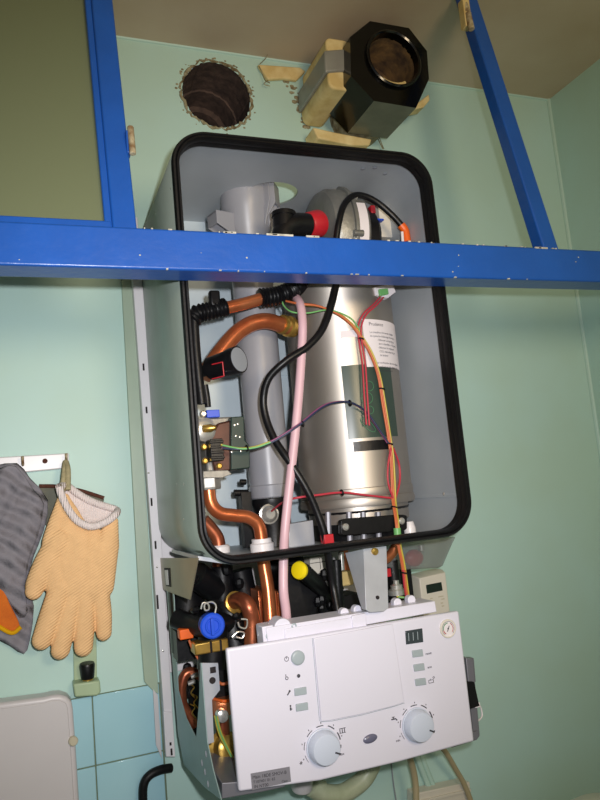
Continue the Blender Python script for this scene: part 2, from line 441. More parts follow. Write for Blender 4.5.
# folded flange strip low on the right inside and rivets
mb = MB().box((W-.004, YF+.02, ZB+.058), (W-.0018, YBACK, ZB+.064)); mb.build('flange', 'casing_in', bo, bevel=.001)
for X, Y in ((412, 498), (444, 494)):
    p = atX(X, Y, W-.003); MB().ball(p, .0035, (.5, 1, 1), 10).build('rivet', 'chrome', bo)
for X, Y in ((375, 168), (385, 174), (363, 169)):
    d = ray(X, Y); p = CP + d*((ZB+H-.003-CP.z)/d.z); MB().ball(p, .0045, (1, 1, .3), 10).build('rivet', 'dustygrey', bo)
for X, Y in ((177, 484), (184, 484), (184, 519), (171, 189), (156, 213)):
    p = atX(X, Y, -.001); MB().ball(p, .002, (.5, 1, 1), 8).build('rivet', 'chrome', bo)
# gasket: double ridged rubber around the front edge
def gasket():
    mb = MB(); sec = [(-.0108, .018), (-.0112, .010), (-.0102, .006), (-.0114, .002), (-.0108, -.004), (-.0092, -.0085), (-.0068, -.0078), (-.0054, -.0052), (-.004, -.0078), (-.0012, -.0075), (.0008, -.003), (.001, .004), (-.001, .006), (-.004, .018)]
    cx, cz = W/2, ZB+H/2; vs = []; fs = []; nn = len(sec)
    P = rrect(0, W, ZB, ZB+H, Rc, 14)
    L = len(P)
    for i in range(L):
        a, b = P[i-1], P[(i+1) % L]; t = V((b[0]-a[0], 0, b[1]-a[1])).normalized(); nr = V((t.z, 0, -t.x))
        p = V((P[i][0], YF, P[i][1]))
        for (u, y) in sec: vs.append(p + nr*u + V((0, y, 0)))
    for i in range(L):
        for k in range(nn): fs.append((i*nn+k, ((i+1) % L)*nn+k, ((i+1) % L)*nn+(k+1) % nn, i*nn+(k+1) % nn))
    return mb.add(vs, fs)
gasket().build('gasket', 'rubber', bo, angle=28)
# white rail against the wall
mb = MB().prism([at(x, y, -.028) for x, y in [(128, 217), (137.5, 217), (157, 470), (175.5, 757), (167, 757), (147.5, 480)]], (0, .027, 0))
mb.prism([at(x, y, -.032) for x, y in [(163.5, 712), (172.5, 712), (175.5, 757), (166, 757)]], (0, .005, 0))
rl = mb.build('mounting_rail', 'white', bo, bevel=.001); rl['label'] = 'white slotted wall rail'
for (X, Y, h) in ((143.5, 367, .013), (146.5, 410, .012), (151.5, 502, .014), (155.5, 545, .014), (157.5, 602, .024), (170.5, 744, .005), (171.5, 752, .011)):
    p = at(X, Y, -.0328 if Y > 740 else -.0285); MB().box((p.x-.0015, p.y, p.z-h/2), (p.x+.0018, p.y+.003, p.z+h/2)).build('slot', 'slot', rl)
for (X, Y) in ((148.5, 473), (157, 567), (163, 651)):
    p = at(X, Y, -.0285); MB().ball(p, .002, (1, .5, 1), 10).build('screw', 'chrome', rl)

# ---- grey plastic flue column
gx, gy = .177, -.14
pr = [(.084, .034), (.086, .036), (.105, .0375), (.107, .0355), (.38, .0365), (.56, .0375), (.565, .041), (.60, .043), (.605, .046), (.645, .046), (.645, .041), (.60, .038)]
gt = MB().lathe((gx, gy, ZB), (0, 0, 1), pr, 40, False).build('flue_column', 'greytube', bo); gt['label'] = 'tall grey plastic flue pipe'
# lugs at its mouth
mb = MB(); c = V((gx, gy, ZB))
def lug(mb, ang, z0, z1, ln, wd):
    d = V((math.cos(ang), math.sin(ang), 0)); w = V((-d.y, d.x, 0))
    a = c + d*.038
    for s_ in (-1, 1):
        b = a + w*(wd/2*s_)
        mb.prism([b-w*.0018+V((0,0,z0)), b+d*ln-w*.0018+V((0,0,z0+(z1-z0)*.45)), b+d*ln-w*.0018+V((0,0,z1)), b-w*.0018+V((0,0,z1))], w*.0036)
    mb.prism([a-w*(wd/2)+V((0,0,z1-.004)), a+d*ln-w*(wd/2)+V((0,0,z1-.004)), a+d*ln+w*(wd/2)+V((0,0,z1-.004)), a+w*(wd/2)+V((0,0,z1-.004))], V((0,0,.004)))
    mb.prism([a+d*(ln-.004)-w*(wd/2)+V((0,0,z0+(z1-z0)*.45)), a+d*ln-w*(wd/2)+V((0,0,z0+(z1-z0)*.45)), a+d*ln+w*(wd/2)+V((0,0,z0+(z1-z0)*.45)), a+d*(ln-.004)+w*(wd/2)+V((0,0,z0+(z1-z0)*.45))], V((0,0,(z1-z0)*.55)))
lug(mb, math.radians(195), .548, .59, .036, .030)
mb.build('lug', 'greytube', gt, bevel=.0008); mb = MB()
lug(mb, math.radians(-35), .575, .645, .022, .030)
for k in range(4):
    d = V((math.cos(math.radians(-60+k*16)), math.sin(math.radians(-60+k*16)), 0)); a = c + d*.042
    w = V((-d.y, d.x, 0))*.0015
    mb.prism([a-w+V((0,0,.565)), a+d*.016-w+V((0,0,.61)), a+d*.016-w+V((0,0,.64)), a-w+V((0,0,.64))], w*2)
mb.build('lug', 'greytube', gt, bevel=.0008)
# black condensate base under the column
mb = MB().lathe((gx, gy, ZB), (0, 0, 1), [(.002, .031), (.06, .031), (.075, .036), (.083, .036)], 32)
p = at(242, 490, -.13); mb.box((p.x-.008, -.15, ZB+.004), (p.x+.010, -.13, ZB+.098)); mb.cyl(at(234, 493, -.14), at(248, 493, -.14), .006, n=12)
mb.cyl(at(240, 482, -.14), at(246, 482, -.14), .005, n=12)
tr = mb.build('condensate_trap', 'black', bo, bevel=.0006)
p = at(270, 514, -.176)
MB().lathe(p+V((0, .008, 0)), (0, -1, 0), [(0, .017), (.004, .017), (.005, .014), (.008, .013), (.011, .009), (.012, .008)], 24).build('thermostat', 'chrome', bo)
# grey bracket between column and drum
MB().prism(poly([(289, 524), (313, 520), (315, 545), (289, 548)], -.2), (0, .02, 0)).build('bracket_plate', 'zinc', bo, bevel=.001)

# ---- stainless heat exchanger drum
dx, dy, dr = .3265, -.17, .0990
pr = [(.030, .088), (.056, .088), (.057, dr+.001), (.064, dr+.0025), (.071, dr+.001), (.072, dr-.0005), (.078, dr+.0012), (.086, dr), (.087, dr-.001), (.425, dr-.001), (.430, dr+.001), (.436, dr+.001), (.439, dr-.004), (.446, dr-.003), (.449, dr-.008), (.452, dr-.011), (.480, dr-.012), (.481, dr-.03)]
hx = MB().lathe((dx, dy, ZB), (0, 0, 1), pr, 72).build('heat_exchanger', 'steel', bo, angle=28); hx['label'] = 'brushed stainless steel drum'
def onDrum(X, Y, off=.0006):
    """point on the drum surface seen at pixel X, Y"""
    d = ray(X, Y); a = d.x*d.x+d.y*d.y; ex = CP.x-dx; ey = CP.y-dy; R = dr+off
    b = 2*(ex*d.x+ey*d.y); cc = ex*ex+ey*ey-R*R; D = b*b-4*a*cc
    t = (-b-math.sqrt(max(D, 0)))/(2*a); return CP+d*t
def angz(X, Y):
    p = onDrum(X, Y); return math.atan2(p.y-dy, p.x-dx), p.z
def sticker(name, m, a0, a1, z0, z1, off, parent, n=14, corners=None):
    """curved label around the drum"""
    vs = []; fs = []
    mb = MB()
    for i in range(n+1):
        a = a0+(a1-a0)*i/n
        for R in (dr-.001+off-.0006, dr-.001+off):
            for z in (z0, z1): vs.append((dx+R*math.cos(a), dy+R*math.sin(a), z))
    for i in range(n):
        k = i*4; q = k+4
        fs += [(k+2, q+2, q+3, k+3), (k, k+1, q+1, q), (k+1, k+3, q+3, q+1), (k, q, q+2, k+2)]
    fs += [(0, 2, 3, 1), (n*4, n*4+1, n*4+3, n*4+2)]
    return mb.add(vs, fs).build(name, m, parent)
a0, z1 = angz(362, 319); a1, _ = angz(402, 330); _, z0 = angz(364, 367)
a1 = min(a1, a0+1.25)
st = sticker('warning_label', 'paper', a0, a1, z0, z1, .0012, hx); st['label'] = 'white printed paper label'
g0, gz1 = angz(341, 366); g1, _ = angz(392, 378); _, gz0 = angz(342, 440)
sticker('dark_sticker', 'stickergreen', g0, g1, gz0, gz1, .0008, hx)
k0, kz1 = angz(353, 442); k1, _ = angz(390, 446); _, kz0 = angz(353, 452)
sticker('black_strip', 'black', k0, k1, kz0, kz1, .0010, hx)
s0, sz1 = angz(340, 331); s1, _ = angz(357, 333); _, sz0 = angz(340, 338)
sticker('small_label', 'paper', s0, s1, sz0, sz1, .0010, hx)
# printed lines on the labels: each letter a small raised text bent round the drum
def drum_text(s_, ang, z, size, m, parent, off=.0016):
    cu = bpy.data.curves.new('printing', 'FONT'); cu.body = s_; cu.size = size
    o = bpy.data.objects.new('printing', cu); C.objects.link(o)
    dg = bpy.context.evaluated_depsgraph_get(); me = bpy.data.meshes.new_from_object(o.evaluated_get(dg)); bpy.data.objects.remove(o)
    mb = MB(); R = dr-.001+off
    vs = [(dx+R*math.cos(ang+v.co.x/R), dy+R*math.sin(ang+v.co.x/R), z+v.co.y) for v in me.vertices]
    mb.add(vs, [list(p.vertices) for p in me.polygons]); return mb.build('printing', m, parent, smooth=False)
lines = [(0, 'Prudence', .0085), (0, '', 0), (0, 'La chaudiere livree est equipee', .005), (0, 'du systeme d\'allumage du bruleur :', .005), (1, '- Effectuer une purge gaz', .005),
         (1, '  de la chaudiere, si l\'appareil', .005), (1, '- Effectuer le reglage du', .005), (1, '  CO2, electrique et gaz', .005), (1, '  du bruleur', .005), (0, '', 0), (0, 'La non verification des ces reglages', .005), (0, 'peut conduire au non respect des', .005), (0, 'normes de combustion', .005)]
zz = z1-.011
for ind, s_, size in lines:
    if s_: drum_text(s_, a0+.12+ind*.14, zz, size, 'ink', hx)
    zz -= .0066
MBs = MB()
for (X, Y, r) in ((369, 386, 5), (367, 398, 6), (370, 410, 4)):      # drawing on the dark sticker
    p = onDrum(X, Y, .0006); MBs.ring(p, p-V((dx, dy, p.z)), sz(r, p), .0004, 20, 6)
p = onDrum(368, 425, .0006); MBs.ring(p, p-V((dx, dy, p.z)), sz(6, p), .0004, 20, 6, (.6, 1.6))
MBs.build('drawing', 'inkgreen', hx)

# ---- burner base under the drum: black plate with two screws
mb = MB(); mb.lathe((dx, dy, ZB), (0, 0, 1), [(.002, .082), (.034, .082), (.050, .090)], 40)
mb.build('burner_base', 'black', bo)
mb = MB(); pts = rrect(0, 1, 0, 1, .3, 6)
A = at(341, 519, -.285); B = at(407, 514, -.285); D = at(341, 536, -.285)
mb.prism([A + (B-A)*u + (D-A)*(1-w) for u, w in rrect(0, 1, 0, 1, .14, 6)], (0, .012, 0))
mb.build('burner_clamp', 'black', bo, bevel=.001)
for X, Y in ((346, 527), (402, 521)):
    p = at(X, Y, -.289); MB().lathe(p+V((0, .004, 0)), (0, -1, 0), [(0, .0055), (.004, .0055), (.006, .003)], 16).build('screw', 'chrome', bo)
mb = MB()
for X in (328, 349, 363, 378): 
    a = at(X, 512, -.262); b = at(X+1, 545, -.262); mb.sweep([a, b], sz(3, a), 8)
mb.build('burner_pin', 'greymount', bo)
p = at(410, 531, -.26); MB().lathe(V((p.x, p.y, ZB+.002)), (0, 0, 1), [(0, .010), (.012, .010), (.022, .007)], 16).build('grommet', 'white', bo)

# ---- fan on top of the drum
fc = at(352, 240, -.175); fc = V((.335, -.175, fc.z))
FR = .088
pr = [(-.046, .030), (-.045, .050), (-.042, FR-.020), (-.036, FR-.006), (-.026, FR), (-.003, FR), (-.003, FR+.006), (.004, FR+.006), (.004, FR), (.028, FR-.002), (.034, FR-.010), (.036, .05)]
fan = MB().lathe(fc, (1, 0, 0), pr, 48)
for k in range(8):
    a = 2*PI*k/8+.25; p = fc + V((0, math.cos(a), math.sin(a)))*(FR+.004); fan.cyl(p-V((.008, 0, 0)), p+V((.010, 0, 0)), .006, n=12)
fan.box((fc.x-.0035, fc.y-.02, fc.z+FR-.004), (fc.x+.004, fc.y+.012, fc.z+FR+.012))
fan = fan.build('fan', 'alu', bo, bevel=.0008); fan['label'] = 'cast aluminium fan housing'
mb = MB().lathe(fc, (1, 0, 0), [(.036, .060), (.060, .060), (.068, .052), (.069, .02)], 36); mb.build('motor', 'black', fan)
q = []
n_ = 10; vs = []; fs = []
for i in range(n_+1):                                   # paper label wrapped on the fan rim
    a = math.radians(215-60*i/n_)
    for x_ in (.006, .024):
        for R in (FR-.0008, FR+.0006): vs.append(fc + V((x_, R*math.cos(a), R*math.sin(a))))
for i in range(n_):
    k = i*4; r_ = k+4; fs += [(k+1, k+3, r_+3, r_+1), (k, r_, r_+2, k+2), (k, k+1, r_+1, r_), (k+2, r_+2, r_+3, k+3)]
MB().add(vs, fs).build('fan_label', 'paper', fan)
p = at(384, 212, -.20); MB().box((p.x-.012, p.y-.002, p.z-.05), (p.x+.012, p.y+.04, p.z+.012)).build('connector', 'beige', fan, bevel=.001)
p = at(373, 209, -.225); MB().box((p.x-.004, p.y, p.z-.008), (p.x+.006, p.y+.02, p.z+.008)).build('red_button', 'red', fan, bevel=.002)
p = at(379, 219, -.23); MB().box((p.x-.004, p.y, p.z-.002), (p.x+.010, p.y+.01, p.z+.001)).build('blue_wire', 'bluecap', fan)
# red ring and black inlet elbow
a = at(307, 225, -.258); b = at(324, 223, -.238); ax = (b-a).normalized()
MB().lathe(a, ax, [(0, .018), (.004, .021), (.024, .0235), (.03, .0235)], 30).build('red_ring', 'red', bo)
mb = MB().sweep(smoothpath([at(284, 247, -.262), at(284, 232, -.262), at(293, 225, -.262), at(308, 225, -.257)], 8), .0195, 22)
mb.sweep([at(284, 232, -.262), at(283.5, 217, -.262)], .0185, 20); mb.sweep([at(283.8, 217, -.262), at(283.6, 213, -.262)], .0205, 20)
mb.build('inlet_elbow', 'black', bo)

# ---- pipes inside the casing
tube('copper_pipe', [(208, 483, -.22), (211, 503, -.22), (220, 513, -.22), (235, 515.5, -.22), (249, 517.5, -.22), (259, 526, -.22), (262, 545, -.22), (264, 565, -.22), (268, 590, -.225), (271, 628, -.235)], 6.6, 'copper', bo, n=18)
p = at(262, 546, -.22); MB().lathe(V((p.x, p.y, ZB+.002)), (0, 0, 1), [(0, .019), (.012, .019), (.014, .016), (.020, .0155)], 28).build('grommet', 'white', bo)
tube('copper_pipe', [(203, 520, -.15), (212, 530, -.15), (218, 540, -.15), (219, 556, -.15), (219, 570, -.15)], 6.8, 'copper_dark', bo, n=18)
p = at(220, 552, -.15); MB().lathe(V((p.x, p.y, ZB+.002)), (0, 0, 1), [(0, .017), (.010, .017), (.013, .014)], 28).build('grommet', 'white', bo)
tube('copper_pipe', [(223, 308.5, -.25), (243, 304, -.25), (264, 298, -.25)], 6.2, 'copper', bo, n=18)
tube('copper_pipe', [(203, 377, -.215), (214, 361, -.215), (226, 345, -.215), (238, 332, -.215), (252, 323.5, -.215), (266, 321, -.215), (279, 324, -.21), (288, 327, -.205)], 8.2, 'copper', bo, n=20)
a = at(281, 324, -.21); b = at(296, 329, -.195)
MB().lathe(a, b-a, [(0, .0165), (.006, .0175), (.008, .0150), (.014, .0150), (.016, .0185), (.022, .0185), (.024, .016), (.032, .016)], 24).build('pipe_union', 'brass', bo)
def corrugated(name, pts, r, parent, m='black', pitch=.006):
    P = smoothpath(pts, 24); L = 0; R = []; 
    for i, p in enumerate(P):
        if i: L += (p-P[i-1]).length
        R.append(r*(1+.13*math.sin(2*PI*L/pitch)))
    return MB().sweep(P, R, 16).build(name, m, parent, angle=60)
corrugated('corrugated_hose', [at(192, 320, -.25), at(197, 314, -.25), at(210, 311, -.25), at(226, 307, -.25)], .0135, bo)
corrugated('corrugated_hose', [at(260, 298, -.25), at(276, 296, -.25), at(292, 290, -.25), at(302, 280, -.24)], .0145, bo)
mb = MB(); a = at(215, 296, -.262); mb.box((a.x-.008, a.y, a.z-.016), (a.x+.009, a.y+.014, a.z+.010)); mb.cyl(at(222, 300, -.25)+V((0, 0, .003)), at(226, 316, -.25), .004, n=10)
mb.build('hose_clip', 'black', bo, bevel=.003)
tube('black_pipe', [(194, 318, -.25), (195.5, 345, -.25), (198, 372, -.25), (200.5, 392, -.25), (202, 404, -.25)], 4.8, 'black', bo)
tube('black_stub', [(205, 385, -.24), (207, 397, -.24), (208, 407, -.24)], 3.2, 'black', bo)
# temperature sensor / trap: black cylinder with a grey end disc
a = at(210, 369, -.235); b = at(239, 359.5, -.283); d = (b-a)
sn = MB().m(0).lathe(a, d, [(-.02, .009), (.0, .010), (.002, .0185), (d.length*.55, .0195), (d.length*.8, .0215), (d.length, .0215)], 32).m(1).lathe(b, d, [(-.001, .0192), (.0008, .0192), (.001, .017)], 30)
sn = sn.build('sensor_body', ['black', 'dustygrey'], bo)
mb = MB()
Q = [at(212, 364.5, -.268), at(222.5, 362, -.283), at(224, 376, -.283), at(212, 379, -.268)]
for i in range(3): mb.sweep([Q[i], Q[i+1]], .0009, 6)
mb.build('red_outline', 'red', sn)

# ---- gas valve
gv = MB().box(at(203, 418, -.225), at(229, 472, -.17))
gv = gv.build('gas_valve', 'gunmetal', bo, bevel=.003)
mb = MB().prism(poly([(218, 423), (231, 420), (236, 440), (236, 470), (215, 473), (208, 440)], -.235), (0, .03, 0)); mb.build('valve_body', 'bronze', gv, bevel=.003)
mb = MB().prism(poly([(231, 417), (244, 416), (245, 440), (250, 446), (250, 468), (231, 470)], -.245), (0, .05, 0)); mb.build('green_cover', 'greenbox', gv, bevel=.0015)
for X, Y in ((235, 425), (238, 424), (236, 436), (240, 437), (232, 452), (241, 451)):
    MB().ball(at(X, Y, -.246), .0022, (1, .6, 1), 8).build('screw', 'chrome', gv)
p = at(213, 413.5, -.235); MB().box((p.x-.010, p.y, p.z-.006), (p.x+.011, p.y+.02, p.z+.006)).build('blue_connector', 'bluecap', gv, bevel=.001)
p = at(204, 430, -.23); MB().lathe(p, (.15, -1, 0), [(0, .019), (.006, .019), (.008, .016), (.010, .011)], 26).build('pressure_port', 'chrome', gv)
p = at(211, 428, -.245); MB().lathe(p, (.9, -.5, 0), [(-.012, .006), (0, .0065), (.004, .0045), (.008, .004)], 14).build('brass_screw', 'brass', gv)
p = at(217, 449, -.262); mb = MB().box((p.x-.010, p.y, p.z-.018), (p.x+.010, p.y+.03, p.z+.016))
for k in range(4): mb.box((p.x-.011, p.y-.002, p.z-.015+k*.008), (p.x+.011, p.y+.001, p.z-.011+k*.008))
mb.build('plug', 'black', gv, bevel=.001)
for X, Y in ((204, 447), (205, 461), (203, 414), (219, 466)):
    MB().lathe(at(X, Y, -.24), (0, -1, 0), [(-.004, .005), (.003, .005), (.005, .003)], 12).build('screw', 'brass' if X > 203 else 'chrome', gv)
MB().prism(poly([(203, 471), (228, 470), (232, 474), (222, 478), (203, 478)], -.24), (0, .05, 0)).build('flange', 'gunmetal', gv, bevel=.001)
a = at(208, 476, -.22); MB().lathe(V((a.x+.002, a.y, at(209, 490, -.22).z)), (0, 0, 1), [(0, .0165), (.004, .0175), (.018, .0175), (.022, .014), (.03, .014)], 6).build('union_nut', 'gunmetal', gv, bevel=.001, smooth=False)

# ---- hoses and cables
tube('pink_hose', [(294, 295, -.235), (300, 304, -.27), (302.5, 322, -.285), (302, 345, -.285), (299.5, 385, -.285), (295.5, 430, -.285), (289.5, 485, -.285), (285, 530, -.285), (283.5, 560, -.28), (283.5, 590, -.285), (286, 612, -.28), (288, 640, -.27)], 4.6, 'pink', bo, n=14)
tube('black_cable', [(336, 285, -.275), (331, 306, -.285), (322, 330, -.29), (307, 347, -.29), (286, 361, -.285), (269, 378, -.27), (263.5, 398, -.26), (266, 418, -.26), (275, 440, -.27), (291, 464, -.285), (306, 488, -.29), (317, 512, -.29), (325, 536, -.29), (329, 560, -.28), (333, 585, -.27), (338, 612, -.28)], 3.9, 'black', bo, n=12)
p = at(329, 537, -.297); MB().box((p.x-.008, p.y, p.z-.010), (p.x+.008, p.y+.016, p.z+.004)).build('red_clip', 'red', bo, bevel=.001)
tube('black_cable', [(336, 242, -.26), (339, 222, -.265), (344, 205, -.262), (353, 196, -.258), (364, 196, -.256), (378, 203, -.256), (393, 216, -.258), (402, 226, -.26)], 3.2, 'black', bo, n=12)
tube('cable_end', [(401, 225, -.262), (405, 231, -.262), (407, 242, -.262)], 4.2, 'orange', bo)
tube('wire', [(402, 232, -.268), (403, 245, -.268)], 1.5, 'paper', bo)
p = at(383, 291, -.262)
mb = MB(); mb.m(0).prism(poly([(374, 287), (393, 284), (396, 292), (388, 298), (376, 295)], -.268), (0, .02, 0)).m(1).prism(poly([(379, 289), (388, 288), (389, 294), (380, 296)], -.272), (0, .006, 0))
mb.build('ignition_plug', ['paper', 'w_green'], bo, bevel=.001)
def wires(name, path, cols, spread, r, parent=bo):
    for i, cm in enumerate(cols):
        o_ = (i-(len(cols)-1)/2)*spread
        tube(name, [(p[0]+o_+random.uniform(-.35, .35), p[1]+o_*.3, p[2]-.0015*(i % 2)) for p in path], r, cm, parent, n=8, k=6)
YD = -.277
loom = [(285, 301, -.25), (300, 304, -.272), (318, 306, YD), (338, 314, YD), (352, 325, YD), (362, 338, YD), (371, 354, YD), (379, 376, YD), (384, 405, YD+.002), (389, 435, YD+.003), (391.5, 455, YD+.004), (393, 480, YD+.004), (394, 500, -.275), (397, 522, -.292), (399, 545, -.295), (403, 565, -.29), (407, 595, -.28)]
wires('wire', loom, ['w_orange', 'w_orange', 'w_yellow'], 1.5, 1.05)
wires('wire', [(281, 297, -.25), (284, 306, -.255), (292, 312, -.27), (308, 313, -.279), (330, 310, -.28), (350, 318, -.28), (360, 330, YD)], ['w_green'], 1, .8)
wires('wire', [(385, 293, -.262), (376, 304, -.27), (365, 314, YD), (360, 326, YD), (360, 340, YD), (364, 365, YD-.002), (366, 395, YD-.003), (368, 425, YD-.003)], ['w_red', 'w_red'], 3.0, .9)
wires('wire', [(222, 448, -.262), (236, 449, -.27), (255, 448, -.275), (275, 440, -.285), (300, 424, -.295), (322, 407, -.290), (338, 402, -.284), (352, 403, -.281), (366, 412, YD), (378, 428, YD), (388, 443, YD)], ['w_violet', 'w_blue'], 1.3, 1.0)
wires('wire', [(222, 445, -.262), (240, 448.5, -.272), (256, 447, -.277), (270, 442, -.284)], ['w_yellow', 'w_green'], 1.5, 1.0)
wires('wire', [(272, 511, -.19), (282, 503, -.23), (293, 498.5, -.275), (318, 495, -.281), (342, 492.5, -.281), (365, 495, -.281), (391, 498, -.279)], ['w_red'], 1, 1.1)
wires('wire', [(391, 448, YD), (388, 465, YD-.002), (388, 482, YD-.003), (393, 498, YD)], ['w_red'], 1, 1.0)
wires('wire', [(393, 448, YD+.004), (399, 465, -.26), (400, 482, -.262), (395, 500, -.272)], ['w_red'], 1, 1.0)
for (X, Y, YY) in ((361, 339, YD), (382, 389, YD), (350, 403, -.283), (390, 444, YD+.002), (302.5, 424, -.294), (342, 492.5, -.2825), (394, 507, -.279), (404, 573, -.289), (247, 448, -.274)):
    p = at(X, Y, YY); MB().ring(p, (.3, 0, 1) if X not in (342, 350, 302.5, 247) else (1, 0, .2), sz(2.6, p), .0014, 14, 6).build('cable_tie', 'rubber', bo)
p = at(397, 528, -.295); MB().cyl(p, at(398, 541, -.295), .006, n=12).build('cable_sleeve', 'w_green', bo)

# ================================================================== lower part of the boiler
# left side plate (in the plane of the casing's left side)
X0 = .0
lp = MB().prism([atX(x, y, X0) for x, y in [(164, 561), (170, 561), (174, 600), (176, 655), (178, 690), (186, 718), (196, 738), (199, 700), (200, 663), (201, 663), (207, 742), (213, 770), (221, 800), (205, 788), (184, 765), (178, 735)]], (.0015, 0, 0))
sp = lp.build('side_plate', 'greenplate', bo, bevel=.0005); sp['label'] = 'grey green lower side plate'
# folded front edge of the side plate with square and round holes
A = [atX(200, 662, X0), None, None, None]
y0 = atX(200, 662, X0).y
fe = MB().prism([at(200, 663, y0), at(218, 663, y0), at(220, 690, y0), at(212, 700, y0), at(214, 742, y0), at(206, 745, y0)], (0, .0015, 0))
fo = fe.build('folded_edge', 'zinc', sp)
p = at(213, 670, y0-.0008); MB().box((p.x-.004, p.y-.0006, p.z-.004), (p.x+.004, p.y+.001, p.z+.004)).build('square_hole', 'slot', sp)
p = at(212.5, 680.5, y0-.0008); MB().lathe(p, (0, -1, 0), [(-.001, .0045), (.0006, .0045)], 18).build('round_hole', 'slot', sp)
for X, Y in ((206, 754), (205, 772), (202, 763), (208, 784)):
    MB().ball(atX(X, Y, X0-.0005), .003, (.5, .8, 1.6), 8).build('rivet', 'zinc', sp)
# tan triangular bracket with its slot
tp = MB().prism([atX(x, y, X0-.002) for x, y in [(159, 558), (198, 558), (190, 600), (163, 590)]], (.0016, 0, 0)).build('hinge_bracket', 'tanplate', bo, bevel=.0005)
MB().prism([atX(x, y, X0-.0026) for x, y in [(164, 568), (170, 568), (171, 587), (166, 586)]], (.001, 0, 0)).build('slot', 'slot', tp)
MB().prism([atX(x, y, X0-.0030) for x, y in [(164.5, 570), (167.5, 570), (168.5, 585), (166, 585)]], (.001, 0, 0)).build('slot_edge', 'white', tp)
# shelf strip under the casing
MB().prism([at(198, 556, -.32), at(230, 561, -.32), at(226, 564, -.32), at(198, 560, -.32)], (0, .2, 0)).build('shelf_strip', 'zinc', bo)
# hydraulic group: black plastic bodies
hy = MB()
hy.sweep(smoothpath([at(176, 618, -.16), at(190, 624, -.18), at(210, 628, -.22)], 6), .016, 16)
hy.sweep([at(222, 566, -.15), at(223, 600, -.15)], .018, 16)
hy.sweep([at(196, 575, -.17), at(216, 590, -.15)], .022, 14)
hy.sweep([at(186, 590, -.1), at(190, 650, -.1)], .03, 14)
hy.sweep([at(213, 626, -.2), at(212, 668, -.2)], .023, 18)
hy.sweep([at(228, 600, -.17), at(236, 650, -.18)], .028, 16)
hy.sweep([at(240, 570, -.14), at(246, 600, -.14)], .02, 14)
hy.sweep([at(212, 626, -.2), at(245, 618, -.17)], .018, 16)
for i in range(26):
    p = at(random.uniform(186, 250), random.uniform(566, 655), random.uniform(-.24, -.14)); hy.ball(p, random.uniform(.005, .011), (1, 1, random.uniform(.6, 1.4)), 8)
hy.box(at(176, 632, -.14), at(197, 653, -.10)); hy.box(at(205, 655, -.21), at(230, 700, -.15))
hy = hy.build('hydraulic_group', 'black', bo); hy['label'] = 'black plastic pump and valve group'
p = at(212, 625.5, -.262); mb = MB().lathe(p+V((0, .018, 0)), (0, -1, 0), [(0, .0165), (.012, .0165), (.016, .0185), (.022, .0185), (.024, .016)], 34)
mb.ring(p+V((0, -.006, 0)), (0, -1, 0), .010, .0018); mb.box((p.x-.004, p.y-.012, p.z-.012), (p.x+.001, p.y-.004, p.z+.012))
mb.build('blue_cap', 'bluecap', bo, bevel=.0006)
p = at(187, 634.5, -.20); MB().box((p.x-.011, p.y, p.z-.007), (p.x+.010, p.y+.02, p.z+.008)).build('orange_connector', 'orange', bo, bevel=.0015)
tube('wire', [(189, 640, -.20), (193, 650, -.20), (199, 660, -.20)], 1.2, 'w_orange', bo)
p = at(210, 646, -.215); mb = MB().box((p.x-.026, p.y-.012, p.z-.008), (p.x+.026, p.y+.02, p.z+.009)); mb.m(1).box((p.x-.003, p.y-.0135, p.z-.008), (p.x+.001, p.y, p.z+.009)).box((p.x+.012, p.y-.0135, p.z-.008), (p.x+.016, p.y, p.z+.009))
mb.build('brass_clamp', ['brass', 'slot'], bo, bevel=.002)
def clip(pts, Y):
    return MB().sweep(smoothpath(px(pts, Y), 6), .0013, 8).build('spring_clip', 'chrome', bo)
clip([(201, 609), (203, 603), (208, 604), (209, 609), (205, 610), (205, 604), (212, 602), (216, 606), (215, 613)], -.27)
clip([(238, 622), (240, 627), (246, 628), (247, 620), (241, 619)], -.27)
clip([(232, 637), (238, 632), (244, 633), (242, 638), (236, 637)], -.27)
# copper elbow in front and the finned plate exchanger
tube('copper_pipe', [(231, 603, -.2), (240, 600, -.23), (248, 606, -.25), (252, 622, -.25), (252, 650, -.25), (253, 668, -.245)], 8.0, 'copper_dark', bo, n=20)
MB().lathe(at(234, 603, -.205), at(242, 600, -.23)-at(234, 603, -.205), [(0, .016), (.006, .0175), (.008, .013)], 20).build('pipe_union', 'brass', bo)
mb = MB(); a = at(256, 590, -.19); b = at(256, 645, -.19)
for k in range(11):
    x = a.x + k*.0045; mb.box((x, -.20, b.z), (x+.003, -.10, a.z-.0008*k))
mb.box((a.x+.001, -.195, b.z+.002), (a.x+.047, -.105, a.z-.01))
mb.build('plate_exchanger', 'copper', bo, bevel=.0008)
# left lower curved copper pipe behind the cut-out and copper joints by the panel
tube('copper_pipe', [(201, 676, -.05), (192, 672, -.05), (185, 675, -.05), (181.5, 688, -.05), (183, 704, -.05), (189, 716, -.05), (195, 726, -.05)], 5.0, 'copper_dark', bo, n=16)
mb = MB()
for i in range(14):
    mb.ball(at(random.uniform(186, 197), random.uniform(668, 726), -.025), random.uniform(.006, .010), (1, 1, 1.3), 8)
mb.sweep([at(192, 668, -.02), at(198, 734, -.02)], .012, 10)
mb.build('isolation_valve', 'black', bo)
for X, Y in ((187, 684), (190, 677)): MB().cyl(at(X+1, Y, -.06), at(X+8, Y-3, -.06), .004, n=10).build('valve_stem', 'chrome', bo)
for k, (X, Y) in enumerate(((190, 690), (193, 700), (191, 710))):
    tube('wire', [(X-1, Y-6, -.058), (X+4, Y-3, -.06), (X+1, Y+3, -.06), (X+5, Y+8, -.058)], .7, 'brass', bo, n=6)
tube('copper_pipe', [(222, 660, -.16), (223, 690, -.18), (222, 712, -.2), (223, 735, -.2)], 7, 'copper_dark', bo)
